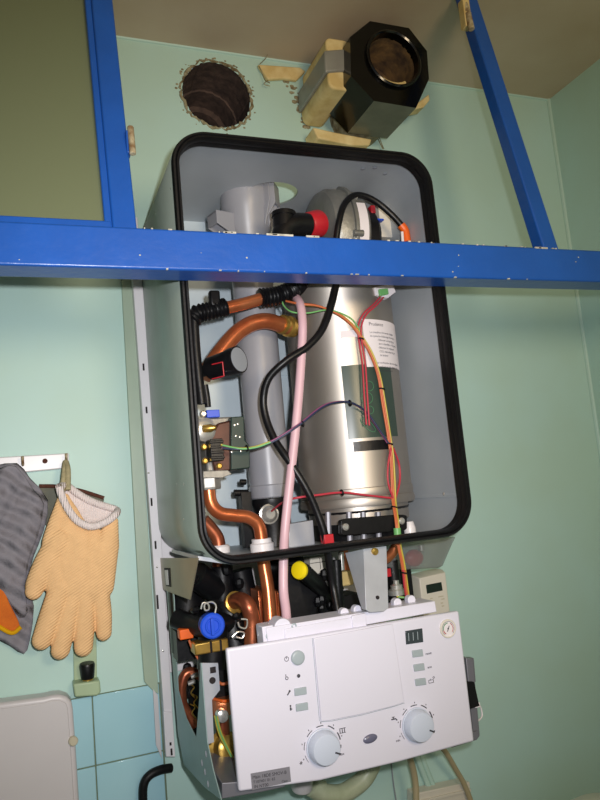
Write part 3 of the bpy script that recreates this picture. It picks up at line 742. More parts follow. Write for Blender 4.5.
MB().lathe(at(222, 706, -.215), (0, 0, 1), [(-.012, .016), (.012, .016)], 6).build('union_nut', 'copper', bo, smooth=False)
MB().lathe(at(222.5, 716, -.245), (0, -1, 0), [(-.01, .009), (.002, .009), (.004, .005)], 14).build('union_nut', 'chrome', bo)
MB().lathe(at(221, 747, -.2), (.2, -1, .2), [(0, .02), (.008, .024), (.012, .018), (.03, .018), (.034, .012)], 22).build('brass_fitting', 'brass', bo)
MB().lathe(at(230, 756, -.2), (0, -.3, 1), [(-.03, .017), (-.01, .019), (.01, .016), (.03, .016)], 18).build('brass_fitting', 'brass', bo)
tube('wire', [(217, 681, -.22), (222, 684, -.23), (228, 683, -.23)], 1.5, 'w_orange', bo)
tube('wire', [(214, 699, -.22), (222, 701, -.24), (229, 701, -.24)], 1.6, 'orange', bo)
wires('wire', [(216, 716, -.25), (219, 730, -.25), (224, 742, -.25), (232, 757, -.25)], ['w_yellow', 'w_green', 'w_yellow'], 1.5, .8)
# yellow cap, pale block, black pieces in the middle gap
p = at(303, 570.5, -.27); mb = MB().lathe(p+V((0, .006, 0)), (-1.6, -1, .2), [(0, .0125), (.006, .0142), (.010, .0125), (.011, .009)], 28, ); mb.build('yellow_cap', 'yellow', bo)
bk = MB()
bk.sweep([at(303, 571, -.26), at(318, 585, -.2), at(335, 600, -.16)], .013, 14)
bk.prism(poly([(288, 566), (296, 566), (313, 640), (290, 640)], -.22), (0, .1, 0))
bk.prism(poly([(288, 582), (300, 575), (318, 592), (314, 640), (296, 640)], -.18), (0, .05, 0))
bk.box(at(318, 600, -.14), at(352, 642, -.08))
for i in range(30):
    bk.ball(at(random.uniform(308, 340), random.uniform(574, 612), random.uniform(-.2, -.12)), random.uniform(.004, .009), (1, 1, 1.2), 8)
bk.sweep([at(336, 560, -.2), at(340, 625, -.2)], .009, 12)
bk.sweep([at(262, 570, -.12), at(300, 560, -.12)], .02, 14)
bk.build('condensate_siphon', 'black', bo)
p = at(319, 565, -.16); mb = MB().box((p.x-.016, p.y, p.z-.022), (p.x+.018, p.y+.03, p.z+.014)); mb.m(1).box((p.x+.002, p.y-.0006, p.z-.008), (p.x+.003, p.y+.001, p.z+.012)).box((p.x-.016, p.y-.0006, p.z+.004), (p.x+.018, p.y+.001, p.z+.005))
mb.build('connector_block', ['beige', 'slot'], bo, bevel=.001)
MB().box(at(312, 573, -.15), at(336, 577, -.13)).build('bracket_strip', 'zinc', bo)
p = at(345, 579, -.19); MB().box((p.x-.012, p.y, p.z-.012), (p.x+.016, p.y+.03, p.z+.012)).build('cream_connector', 'cream', bo, bevel=.003)
tube('copper_pipe', [(343, 550, -.16), (345, 566, -.16), (348, 574, -.16)], 5, 'copper', bo)
MB().sweep([at(341, 552, -.18), at(342, 570, -.18)], .005, 12).build('valve_stem', 'chrome', bo)
tube('copper_pipe', [(380, 562, -.2), (387, 558, -.2), (393, 552, -.2), (396, 545, -.2)], 5, 'copper', bo)
MB().box(at(386, 569, -.19), at(389, 576, -.18)).build('red_clip', 'red', bo, bevel=.001)
# right: small valve with a white spindle, wires into the panel
p = at(397, 592, -.2)
mb = MB().m(0).lathe(p, (0, 0, 1), [(-.03, .014), (-.012, .014), (-.010, .018), (-.004, .018)], 20).m(1).lathe(p, (0, 0, 1), [(-.004, .016), (.004, .016), (.006, .010), (.012, .010), (.014, .005), (.02, .005)], 20)
mb.build('filling_valve', ['black', 'chrome'], bo)
bk2 = MB().box(at(386, 568, -.12), at(404, 600, -.08)); bk2.sweep([at(392, 560, -.15), at(396, 600, -.15)], .012, 12); bk2.build('return_pipe', 'black', bo)
wires('wire', [(398, 597, -.27), (408, 598, -.275), (416, 600, -.27), (424, 606, -.27)], ['w_yellow', 'w_green', 'w_yellow'], 1.4, .9)
wires('wire', [(404, 570, -.29), (405, 585, -.285), (408, 602, -.28)], ['w_red', 'w_orange'], 1.8, 1.2)
tube('wire', [(412, 597, -.272), (419, 601, -.272), (430, 607, -.275)], 1.1, 'black', bo)
# smoked plastic piece under the right end
sm = MB().prism(poly([(383, 546), (456, 537), (452, 545), (443, 566), (438, 568), (400, 570), (383, 566)], -.16), (0, .05, 0)).build('smoked_cover', 'smoked', bo, bevel=.002); sm['label'] = 'smoky clear plastic cover'
MB().ball(at(414, 558, -.12), .018, (1.1, .6, .9), 14).build('red_part', 'red', bo)
MB().lathe(at(421, 545, -.15), (0, 0, -1), [(0, .006), (.01, .006), (.012, .003)], 12).build('screw', 'chrome', bo)

# support strap from casing to panel
sb = MB()
q = [at(363.5, 549, -.325), at(386.5, 546, -.325), at(388.5, 608, -.352), at(384, 611.5, -.353), at(370, 612.5, -.353), at(366, 610, -.353)]
sb.prism(q, (0, .0018, 0))
w1 = [at(363.5, 549, -.325), at(366, 610, -.353)]
sb.add([w1[0], w1[1], w1[1]+V((-.002, .010, 0)), at(345, 553, -.28), w1[0]+V((.0016, 0, 0)), w1[1]+V((.0016, 0, 0)), w1[1]+V((-.0004, .010, 0)), at(345, 553, -.28)+V((.0016, 0, 0))],
       [(0,1,2,3), (4,7,6,5), (0,4,5,1), (1,5,6,2), (2,6,7,3), (3,7,4,0)])
sb = sb.build('support_strap', 'zinc', bo, bevel=.0005)
MB().lathe(at(374.5, 551.5, -.327), (0, -1, 0), [(-.002, .0055), (.003, .0055), (.005, .003)], 16).build('screw', 'brass', sb)
MB().lathe(at(377.5, 597.5, -.3475), (0, -1, 0), [(-.001, .0028), (.0012, .0028)], 14).build('hole', 'slot', sb)

# ---- control panel
YP = -.350
def pp(x, y, off=0): return at(x, y, YP) + V((0, -off, 0))
cp = MB()
front = [pp(226.5, 649), pp(312, 635.5), pp(391, 622.5), pp(459, 611), pp(474.5, 741.5), pp(400, 762), pp(320, 781), pp(239, 792)]
cp.prism(front, (0, .010, 0))
cp = cp.build('control_panel', 'panel', bo, bevel=.003, seg=3); cp['label'] = 'white control panel hinged down below the casing'
# housing behind
mb = MB()
mb.prism([at(x, y, -.338) for x, y in [(266, 628), (435, 601), (437, 612), (268, 643)]], (0, .045, 0))
mb.prism([at(x, y, -.336) for x, y in [(262, 627), (273, 625), (276, 645), (264, 647)]], (0, .03, 0))
a = at(283, 628, -.335); mb.cyl(a, a+V((0, .03, 0)), .013, n=24)
mb.prism([at(x, y, -.340) for x, y in [(285, 629), (354, 617), (354, 630), (285, 640)]], (0, .006, 0))
mb.prism([at(x, y, -.342) for x, y in [(352, 616), (366, 613), (367, 627), (353, 630)]], (0, .014, 0))
for X, Y in ((345, 613), (358, 610), (398, 603), (412, 600)):
    a = at(X, Y, -.32); mb.cyl(a, a+V((0, .012, 0)), .007, n=16)
mb.build('panel_housing', 'panel', cp, bevel=.0012)
p = at(269, 636, -.3365); MB().lathe(p, (0, -1, 0), [(-.001, .0048), (.0008, .0048), (.001, .003)], 18).build('hinge_pin', 'greybtn', cp)
p = at(294, 626, -.338); MB().ring(p, (0, -1, 0), .003, .0012, 16, 8).build('hinge_eye', 'greybtn', cp)
# central flap, raised a little
flap = [pp(313, 638, .003), pp(392, 623.5, .003), pp(403.5, 702, .003), pp(392, 706, .003), pp(360, 714, .003), pp(330, 720, .003), pp(320.5, 721, .003)]
MB().prism(flap, (0, .004, 0)).build('flap', 'panel', cp, bevel=.0012, seg=3)
mb = MB().sweep(px([(312.3, 638), (319.5, 721)], YP-.0006), .0004, 6).sweep(px([(320, 722), (332, 721), (362, 715), (394, 706.5), (404.5, 703)], YP-.0006), .0004, 6)
mb.build('seam', 'greybtn', cp)
def btn(pts, h=.002, m='greybtn', name='button', bev=.0008):
    return MB().prism([pp(x, y, h) for x, y in pts], (0, h+.001, 0)).build(name, m, cp, bevel=bev)
p = pp(297.5, 657.5); MB().lathe(p, (0, -1, 0), [(0, .0098), (.003, .0098), (.0042, .0085), (.0045, .007)], 32).build('power_button', 'greybtn', cp)
MB().lathe(pp(298.5, 675.8), (0, -1, 0), [(0, .0025), (.0008, .0025), (.0012, .0015)], 14).build('status_light', 'ink', cp)
btn([(294, 688.5), (306, 686.5), (306.5, 694), (294.5, 696)])
btn([(295.5, 704), (307.5, 702), (308, 709.5), (296, 711.5)])
btn([(411.5, 650.5), (422, 649), (423, 656), (412.5, 657.5)])
btn([(413, 664.5), (423.5, 663), (424.5, 670), (414, 671.5)])
btn([(414.5, 679), (425, 677.5), (426, 684.5), (415.5, 686)])
btn([(405, 631), (422, 628.2), (423, 642), (406, 644.5)], .0012, 'paneldisp', 'display', .0004)
mb = MB()
for X in (408.5, 413, 417.5):
    a = pp(X, 641-(X-408)*.15, .0014); b = pp(X-.5, 633-(X-408)*.15, .0014); mb.sweep([a, b], .0005, 6)
mb.build('display_digit', 'greybtn', cp)
# pressure gauge
p = pp(447.5, 628.5)
mb = MB().m(0).lathe(p, (0, -1, 0), [(0, .0138), (.002, .0138), (.003, .0128), (.0028, .0115), (.001, .0115)], 36, False).m(1).lathe(p, (0, -1, 0), [(.001, .0118), (.0018, .0118)], 36)
g = mb.build('pressure_gauge', ['beige', 'paper'], cp)
mb = MB()
mb.m(0).sweep([p+V((-.002, -.0022, -.004)), p+V((.0022, -.0022, .004))], .0006, 6).ball(p+V((0, -.002, 0)), .0015, (1, .4, 1), 8)
def arc(mb, R, d0, d1, r, off, k=10): mb.sweep([p+V((R*math.cos(math.radians(d0+(d1-d0)*i/k)), -off, R*math.sin(math.radians(d0+(d1-d0)*i/k)))) for i in range(k+1)], r, 6)
mb.m(1); arc(mb, .0085, 90, 190, .0007, .002); mb.m(2); arc(mb, .0085, 190, 235, .0007, .002); arc(mb, .0085, -40, 60, .0005, .002)
mb.m(0); arc(mb, .0105, -50, 230, .0003, .002, 24)
g2 = mb.build('gauge_dial', ['ink', 'inkgreen', 'inkred'], cp)
# dials
def dial(X, Y, rp, dir_deg, n):
    p = pp(X, Y); r = sz(rp, p)
    mb = MB().m(0).lathe(p, (0, -1, 0), [(0, r*1.06), (.002, r*1.06), (.0025, r), (.014, r*.93), (.0165, r*.86), (.017, r*.8)], 44)
    a = math.radians(dir_deg); d = V((math.cos(a), 0, math.sin(a))); w = V((-d.z, 0, d.x))*.0011
    c0 = p + V((0, -.0165, 0)) + d*r*.55; c1 = p + V((0, -.0165, 0)) + d*r*.93
    mb.m(1).prism([c0-w, c1-w, c1+w, c0+w], (0, -.0012, 0))
    k = mb.build('knob', ['knob', 'ink'], cp, bevel=0)
    mb = MB()
    for i in range(7):
        t0 = math.radians(215-i*37); t1 = t0-math.radians(22)
        if i == 6: t1 = t0-math.radians(8)
        R = r*1.2
        mb.sweep([p+V((R*math.cos(t0+(t1-t0)*j/4), -.0006, R*math.sin(t0+(t1-t0)*j/4))) for j in range(5)], .0003+.00011*i, 6)
    for i in range(6):
        t0 = math.radians(200-i*37); R = r*1.36; q = p+V((R*math.cos(t0), -.0004, R*math.sin(t0)))
        mb.box(q-V((.0005, .0002, .0009)), q+V((.0005, .0002, .0009)))
    mb.build('dial_scale', 'ink', cp)
dial(322.5, 746.5, 16.5, -25, 6)
dial(416.5, 724.5, 15.5, -27, 6)
rotp = (PI/2, 0, 0)
text('marking', 'max', pp(338.5, 756, .0004), .0052, 'ink', cp)
text('marking', 'max', pp(430.5, 732.5, .0004), .0046, 'ink', cp)
text('marking', 'min', pp(396, 742, .0004), .0046, 'ink', cp)
text('marking', 'reset', pp(425.5, 655, .0004), .0050, 'ink', cp)
text('marking', 'eco', pp(427.5, 668.5, .0004), .0050, 'ink', cp)
# oval lens
p = pp(370, 738.5); a = MB().lathe((0, 0, 0), (0, -1, 0), [(0, .0105), (.0015, .0105), (.003, .008), (.0036, .004)], 32)
a.v = [V((v.x*1.05, v.y, v.z*.55)) for v in a.v]; ca, sa = math.cos(.10), math.sin(.10)
a.v = [V((v.x*ca-v.z*sa, v.y, v.x*sa+v.z*ca))+p for v in a.v]; a.build('oval_light', 'oval', cp)
# pictograms
ic = MB()
p = pp(286.5, 659, .0003); ic.ring(p, (0, -1, 0), .0030, .0004, 18, 6); ic.sweep([p, p+V((0, 0, .0036))], .0004, 6)
ic.build('pictogram', 'ink', cp); ic = MB()
p = pp(286.7, 677.5, .0003); ic.ring(p-V((0, 0, .001)), (0, -1, 0), .0019, .0005, 16, 6); ic.sweep([p+V((-.0012, 0, .001)), p+V((-.001, 0, .0044))], .0005, 6)
ic.build('pictogram', 'ink', cp); ic = MB()
p = pp(288.5, 693, .0003); ic.sweep([p+V((-.002, 0, -.0026)), p+V((.0015, 0, .0018))], .0009, 6); ic.ball(p+V((.0018, 0, .0022)), .0016, (1, .3, 1), 8)
ic.build('pictogram', 'ink', cp); ic = MB()
p = pp(290.5, 708, .0003); ic.sweep([p+V((0, 0, -.003)), p+V((0, 0, .001))], .0011, 6); ic.ball(p+V((.0001, 0, .0028)), .0014, (1, .3, 1), 8); ic.sweep([p+V((.0, 0, -.001)), p+V((.0022, 0, -.0018))], .0007, 6)
ic.build('pictogram', 'ink', cp); ic = MB()
p = pp(342.5, 730.5, .0003)
for k in range(3): ic.sweep([p+V((-.004+.0035*k, 0, -.0025)), p+V((-.004+.0035*k, 0, .0022))], .0006, 6)
ic.sweep([p+V((-.0048, 0, .003)), p+V((.0048, 0, .003))], .0005, 6); ic.sweep([p+V((-.0048, 0, -.003)), p+V((.0048, 0, -.003))], .0004, 6)
ic.build('pictogram', 'ink', cp); ic = MB()
p = pp(394, 719, .0003); ic.sweep([p+V((-.0045, 0, 0)), p+V((.0025, 0, 0)), p+V((.0045, 0, -.0024))], .0009, 6); ic.sweep([p+V((-.001, 0, .0)), p+V((-.001, 0, .0026))], .0007, 6); ic.sweep([p+V((-.003, 0, .0028)), p+V((.001, 0, .0028))], .0006, 6)
ic.build('pictogram', 'ink', cp); ic = MB()
p = pp(431, 681, .0003)
for a_, b_ in (((-.004, -.0025), (.004, -.0025)), ((.004, -.0025), (.004, .0015)), ((-.004, -.0025), (-.004, .0015)), ((-.004, .0015), (.004, .0015)), ((-.002, .0015), (0, .003))): ic.sweep([p+V((a_[0], 0, a_[1])), p+V((b_[0], 0, b_[1]))], .0004, 6)
ic.ring(p+V((.005, 0, .0042)), (0, -1, 0), .0013, .0004, 12, 6)
ic.build('pictogram', 'ink', cp); ic = MB()
q = pp(293.5, 763, .0003)+V((.004, 0, 0)); p = pp(301, 763, .0003)
for k in range(3):
    a_ = PI*k/3; ic.sweep([p-V((math.cos(a_), 0, math.sin(a_)))*.0023, p+V((math.cos(a_), 0, math.sin(a_)))*.0023], .0004, 6)
ic.build('pictogram', 'ink', cp)
# data plate
dp = MB().prism([pp(250.5, 773.5, .0006), pp(289.5, 766.5, .0006), pp(291, 781.5, .0006), pp(252, 790, .0006)], (0, .001, 0)).build('data_plate', 'plate', cp)
tx = pp(252.3, 778.8, .0008); tilt = math.atan2((pp(289, 767).z-pp(251, 773).z), (pp(289, 767).x-pp(251, 773).x))
text('marking', 'Main 18DE SMOV-B', pp(252.2, 778.9, .0008), .0058, 'ink', cp, (PI/2, -tilt, 0))
text('marking', 'T107401 01 65', pp(253, 783.4, .0008), .0050, 'ink', cp, (PI/2, -tilt, 0))
text('marking', 'IN NT00', pp(254, 788.1, .0008), .0054, 'ink', cp, (PI/2, -tilt, 0))
text('marking', 'Class', pp(281.5, 782.3, .0008), .0040, 'ink', cp, (PI/2, -tilt, 0))
# grey tray under and behind the panel
ty = MB()
a = at(284, 784, -.336); b = at(218, 797, -.336)
ty.prism([at(x, y, -.338) for x, y in [(222, 783), (283, 779), (288, 777), (285, 787), (262, 792), (222, 799)]], (0, .15, 0))
ty.build('panel_tray', 'greymount', bo, bevel=.001); ty = MB()
ty.prism([at(x, y, -.334) for x, y in [(455, 737), (478, 731), (480, 736), (477, 740), (452, 748)]], (0, .05, 0))
ty.prism([at(x, y, -.330) for x, y in [(466, 658), (472.5, 659), (473.5, 663), (480, 735), (474, 740)]], (0, .03, 0))
ty.prism([at(x, y, -.30) for x, y in [(469, 658), (474, 658), (476, 682), (470, 684)]], (0, .012, 0))
ty.build('tray_side', 'greymount', bo, bevel=.001)
MB().prism([at(x, y, -.335) for x, y in [(464, 682), (474.5, 682), (479, 703), (480, 706), (468, 710)]], (0, .03, 0)).build('tray_foam', 'rubber', bo, bevel=.001)
tube('wire', [(475, 704, -.32), (480, 706, -.31), (482, 716, -.31), (477, 722, -.32)], .8, 'paper', bo)
MB().box(at(475, 703.5, -.333), at(478, 706, -.326)).build('cable_tie', 'paper', bo, bevel=.001)

# ================================================================== OTHER THINGS
# painted board left of the rail
mb = MB().prism([V((min(p.x, -.0170), p.y, p.z)) for p in (at(x, y, -.008) for x, y in [(119, 230), (136, 232), (160, 694), (152, 690), (144.5, 682), (141, 640), (122, 290)])], (0, .0075, 0))
tag(mb.build('mounting_board', 'board', bevel=.001), 'grey green painted board on the wall just left of the white boiler rail', 'board')
mb = MB().prism([V((min(p.x, -.0185), p.y, p.z)) for p in (at(x, y, -.010) for x, y in [(153, 689), (165, 694), (172, 757), (161, 757), (156, 745)])], (0, .0035, 0))
tag(mb.build('wall_plate', 'applwhite', bevel=.001), 'small pale metal plate over the blue tiles beside the rail foot', 'plate')

# octagonal black flue box with its cream foam and tape
YO, YOB = -.185, -.062
oc = [(370, 21), (409, 28), (427, 51), (429, 79), (416, 108), (374, 101), (351, 76), (350, 37)]
O3 = poly(oc, YO); cc = at(393, 60, YO)
ft = thing('flue_box', 'black octagonal flue box with rusty round mouth poking out of the wall by the ceiling', 'flue', (cc.x, -.06, cc.z))
mb = MB(); rr = sz(31, cc)
rim2 = mb.holed(O3, cc, rr, 48)
D = V((0, YOB-YO, 0)); n8 = 8
mb.m(0)
for i in range(n8):
    a, b = O3[i], O3[(i+1) % n8]
    mb.m(1 if i == 4 else 0).add([a, b, b+D, a+D], [(0, 1, 2, 3)])  # bottom face takes the paler enamel, its lit tone painted in
mb.m(0).add([p+D for p in O3], [list(range(n8))])
body = mb.build('box_body', ['blackgloss', 'enamel_lit'], ft, smooth=False)
K = len(rim2); vs = []; prof_ = [(-.006, 1.0), (-.008, .95), (-.006, .88), (.004, .86)]
prof_ = [(0, 1.0), (-.006, .99), (-.008, .94), (-.006, .89), (.012, .87)]
for d, k in prof_: vs += [cc+(p-cc)*k+V((0, d, 0)) for p in rim2]
MB().add(vs, [(i*K+j, i*K+(j+1) % K, (i+1)*K+(j+1) % K, (i+1)*K+j) for i in range(len(prof_)-1) for j in range(K)]).build('collar', 'blackgloss', ft)
vs = []; prof_ = [(.010, .87), (.05, .86), (.10, .84)]
for d, k in prof_: vs += [cc+(p-cc)*k*(1+random.uniform(-.01, .01))+V((0, d, 0)) for p in rim2]
fs = [(i*K+j, i*K+(j+1) % K, (i+1)*K+(j+1) % K, (i+1)*K+j) for i in range(2) for j in range(K)]; fs.append([2*K+j for j in range(K)])
MB().add(vs, fs).build('rusty_mouth', 'rust', ft)
MB().sweep([cc+V((rr*.80*math.cos(math.radians(a)), .004, rr*.80*math.sin(math.radians(a)))) for a in range(235, 300, 8)], .0035, 8).build('cream_seal', 'cream', ft)
# cream foam lobes on its left, wrapped by grey tape
def lobe(y0p, y1p, x0p, x1p, yfront, yback, scale=1):
    c_ = at((x0p+x1p)/2, (y0p+y1p)/2, yfront); hw = sz((x1p-x0p)/2, c_); hh = sz((y1p-y0p)/2, c_)
    pts = [c_+V((x, 0, z)) for x, z in rrect(-hw, hw, -hh, hh, min(hw, hh)*.7, 6)]
    return MB().prism(pts, (0, yback-yfront, 0))
lobe(38, 55, 325, 351, -.15, -.02).build('foam_block', 'cream', ft, bevel=.004, seg=3)
lobe(70, 90, 327, 353, -.15, -.004).build('foam_block', 'cream', ft, bevel=.004, seg=3)
a = at(324.5, 50, -.155); b = at(325.5, 72, -.155); c_ = at(351, 70, -.155); e_ = at(351, 48, -.155)
mb = MB().prism([a, b, c_, e_], (0, .15, 0)); mb.build('grey_tape', 'tape', ft, bevel=.004, seg=3)
mb = MB().prism([at(x, y, -.06) for x, y in [(313, 127), (335, 132), (372, 139), (370, 145), (352, 145), (318, 138)]], (0, .05, 0)); mb.build('foam_scrap', 'cream', ft, bevel=.003)
mb = MB().prism([at(x, y, -.10) for x, y in [(416, 104), (429, 94), (430, 100), (424, 107), (414, 109)]], (0, .03, 0)); mb.build('foam_scrap', 'cream', ft, bevel=.002)
mb = MB()
for i in range(34):
    t = random.random(); p = at(288+t*20+random.uniform(-4, 4), 80+t*45+random.uniform(-8, 8), 0); mb.ball(p, random.uniform(.002, .0055), (1.4, .7, 1), 7)
mb.sweep([V((cc.x, 0, cc.z-.03)), V((cc.x, -.08, cc.z-.03))], .062, 24)
mb.build('plaster_packing', 'plaster', ft)
mb = MB().prism([at(x, y, -.012) for x, y in [(258, 64), (300, 67), (306, 71), (297, 80), (284, 78), (268, 79)]], (0, .011, 0))
fl = mb.build('plaster_flap', 'cream', ft, bevel=.003)
mb = MB()
for (pts) in ([(259, 66), (262, 72), (265, 80), (270, 83)], [(260, 64), (266, 58), (269, 52), (278, 48)], [(268, 80), (264, 84), (270, 86)], [(379, 136), (381, 142), (384, 149)], [(377, 136), (380, 143), (383, 149)]):
    MB().sweep(smoothpath(px(pts, -.014), 5), .0009, 5).build('frayed_thread', 'plaster', ft)

# hook rack, mitt, potholder, glove
mb = MB().prism([at(x, y, -.012) for x, y in [(-25, 458.5), (69, 453), (69.5, 468), (-25, 477)]], (0, .0115, 0))
hr = thing('hook_rack', 'white metal hook strip screwed to the wall above the glove and mitt', 'hook rack', at(20, 470, 0))
mb.build('strip', 'white', hr, bevel=.002)
MB().lathe(at(45, 461, -.0125), (0, -1, 0), [(-.001, .0045), (.002, .004), (.003, .002)], 14).build('screw', 'brownhem', hr)
for X, Y in ((66, 460), (23, 463)):
    p = at(X, Y, -.012); MB().sweep(smoothpath([p, p+V((0, -.012, -.004)), p+V((0, -.020, .002)), p+V((0, -.022, .010))], 6), .0022, 10).build('hook', 'rustbit', hr)

mt = thing('oven_mitt', 'grey quilted oven mitt with orange lining hanging left of the orange glove', 'oven mitt', at(15, 655, -.012))
def puff(pts, Y, th, name, m, parent, lev=2):
    """soft cloth slab: outline in pixels, rounded and thicker in its middle"""
    P = poly(pts, Y); c_ = sum(P, V((0, 0, 0)))/len(P); mb = MB(); n_ = len(P); vs = []; rings = [(1.0, 0), (.97, .5), (.86, .85), (.6, 1.0), (.25, 1.05)]
    for s_ in (-1, 1):
        for k, h in rings: vs += [c_+(p-c_)*k+V((0, s_*th*.5*h, 0)) for p in P]
    R = len(rings); fs = []
    for s_ in range(2):
        o_ = s_*R*n_
        for i in range(R-1):
            for j in range(n_): fs.append((o_+i*n_+j, o_+i*n_+(j+1) % n_, o_+(i+1)*n_+(j+1) % n_, o_+(i+1)*n_+j))
        fs.append([o_+(R-1)*n_+j for j in range(n_)])
    for j in range(n_): fs.append((j, (j+1) % n_, R*n_+(j+1) % n_, R*n_+j))
    o = mb.add(vs, fs).build(name, m, parent, angle=80)
    bm = bmesh.new(); bm.from_mesh(o.data); bmesh.ops.remove_doubles(bm, verts=bm.verts, dist=1e-5); bm.to_mesh(o.data); bm.free()
    return o
def dense(pts, k=5):
    q = [V((x, y, 0)) for x, y in pts]; q = [q[-1]]+q+[q[0], q[1]]; out = []
    for i in range(1, len(q)-2):
        a, b, c2, d = q[i-1:i+3]
        for j in range(k):
            t = j/k; v = ((b*2)+(c2-a)*t+(a*2-b*5+c2*4-d)*t*t+(b*3-a-c2*3+d)*t*t*t)*.5; out.append((v.x, v.y))
    return out
puff(dense([(-30, 470), (-8, 466), (17, 463), (30, 478), (48, 500), (44, 530), (34, 556), (28, 582), (34, 606), (30, 640), (24, 654), (10, 646), (-12, 632), (-30, 600)], 2), -.016, .014, 'mitt_back', 'quilt', mt)
puff(dense([(-30, 474), (0, 468), (16, 466), (34, 490), (44, 504), (38, 535), (29, 560), (25, 590), (28, 612), (20, 618), (12, 606), (3, 592), (-30, 560)], 2), -.028, .010, 'mitt_front', 'quilt', mt)
puff(dense([(-20, 570), (2, 586), (9, 602), (20, 626), (12, 632), (-2, 625), (-20, 612)], 4), -.027, .006, 'mitt_lining', 'orangecloth', mt)
MB().sweep(smoothpath(px([(-20, 614), (-2, 626), (12, 633), (21, 627)], -.030), 6), .0035, 8).build('lining_hem', 'yellowhem', mt)

ph = thing('potholder', 'grey brown cloth potholder with dark brown binding hanging behind the orange glove', 'potholder', at(75, 540, -.01))
puff([(39, 487), (60, 488), (85, 493), (104, 499), (101, 520), (92, 545), (60, 545), (42, 520)], -.008, .008, 'cloth', 'browncloth', ph)
MB().sweep(smoothpath(px([(39, 486), (58, 486.5), (80, 490.5), (104, 498)], -.010), 6), .0033, 8).build('binding', 'brownhem', ph)

gl = thing('cotton_glove', 'orange knitted work glove with white cuff hanging fingers down from the hook strip', 'glove', at(72, 655, -.055))
YG = -.056
mb = MB()
def limb(pts, radii, flat=.62):
    P = px(pts, YG); o_ = len(mb.v); Rm = [sz(r, P[0]) for r in radii]
    Q = smoothpath(P, 6); R = []
    for i in range(len(Q)):
        t = i/(len(Q)-1)*(len(Rm)-1); k = min(int(t), len(Rm)-2); R.append(Rm[k]*(1-(t-k))+Rm[k+1]*(t-k))
    mb.sweep(Q, R, 18)
    for e, r in ((Q[0], R[0]), (Q[-1], R[-1])): mb.ball(e, r, (1, 1, 1), 16)
    for i in range(o_, len(mb.v)): mb.v[i].y = YG + (mb.v[i].y-YG)*flat
limb([(60, 540), (46, 564), (37, 583), (34, 591)], [13, 12, 10.5, 8.5], .75)
limb([(62, 585), (50, 618), (42, 640)], [12, 11, 9.6], .8)
limb([(76, 585), (66, 625), (60.5, 650)], [10, 10, 9.2], .8)
limb([(86, 585), (84.5, 625), (83.5, 647)], [10, 9.8, 9.2], .8)
limb([(99, 585), (103, 613), (104, 633)], [9.5, 8.6, 7.6], .8)
limb([(64, 499), (68, 518), (72, 542), (76, 566), (80, 580)], [6, 13, 22, 27, 27], .36)
limb([(112, 522), (107, 545), (101, 585)], [6.5, 12, 13], .6)
limb([(92, 532), (94, 556), (92, 584)], [8, 22, 22], .42)
limb([(62, 500), (54, 540), (55, 570), (60, 588)], [5, 11, 13, 13], .65)
g = mb.build('hand', 'glove', gl)
md = g.modifiers.new('merge', 'REMESH'); md.mode = 'VOXEL'; md.voxel_size = .0012; md.use_smooth_shade = True
md = g.modifiers.new('soft', 'SMOOTH'); md.factor = .5; md.iterations = 5
cuffp = [(59, 487), (63, 499), (70, 512), (79, 522), (92, 526.5), (106, 522), (115, 515), (118, 510), (106, 506), (92, 501), (78, 493), (67, 485)]
P = px(cuffp, YG-.014)
for i, p in enumerate(P):
    if i > 6: p.y += .022
P.append(P[0]); P2 = smoothpath(P, 5)
MB().sweep(P2, sz(3.8, P[0]), 12, False).build('cuff', 'cuff', gl)
low = [P[k] for k in range(0, 8)]; top = [P[0], P[11], P[10], P[9], P[8], P[7]]
ls = smoothpath(low, 4); ts_ = [smoothpath(top, 8)[int(k*40/(len(ls)-1))] for k in range(len(ls))]
vs = []; nn = 6
for a, b in zip(ls, ts_):
    for k in range(nn+1):
        t = k/nn; vs.append(a.lerp(b, t) + V((0, .010*math.sin(PI*min(t*1.0, 1)), -.010*math.sin(PI*t))))
MB().add(vs, [(i*(nn+1)+k, i*(nn+1)+k+1, (i+1)*(nn+1)+k+1, (i+1)*(nn+1)+k) for i in range(len(ls)-1) for k in range(nn)]).build('cuff_lining', 'cuff', gl, solid=.002)
tube('hanging_loop', [(62, 492, YG-.002), (64, 474, -.050), (65.5, 462, -.036), (68, 470, -.050), (68, 490, YG-.002)], 2.7, 'loop', gl)

# conduit, box and black knob tap
bx = thing('gas_tap', 'black knobbed tap on a small painted box above the tiles, below the glove', 'tap', at(87, 697, 0))
p = at(73, 682, -.03); mb = MB().prism([at(x, y, -.034) for x, y in [(73, 684), (100, 680.5), (101, 693), (97, 696), (75, 697.5)]], (0, .033, 0)); mb.build('box', 'greenish', bx, bevel=.003, seg=3)
a = at(88, 684, -.018); mb = MB().m(0).lathe(a, (0, -.1, 1), [(-.004, .0085), (.010, .0085)], 18).m(1).lathe(a, (0, -.1, 1), [(.010, .0105), (.014, .0112), (.032, .0128), (.035, .0115)], 22); mb.build('knob', ['brass', 'black'], bx)
cd = MB().prism([at(x, y, -.006) for x, y in [(72.5, 600), (96, 600), (97, 682), (74, 684)]], (0, .0055, 0)); tag(cd.build('conduit', 'greenish', bevel=.001), 'painted flat conduit strip running down the wall behind the glove to the tap', 'conduit')

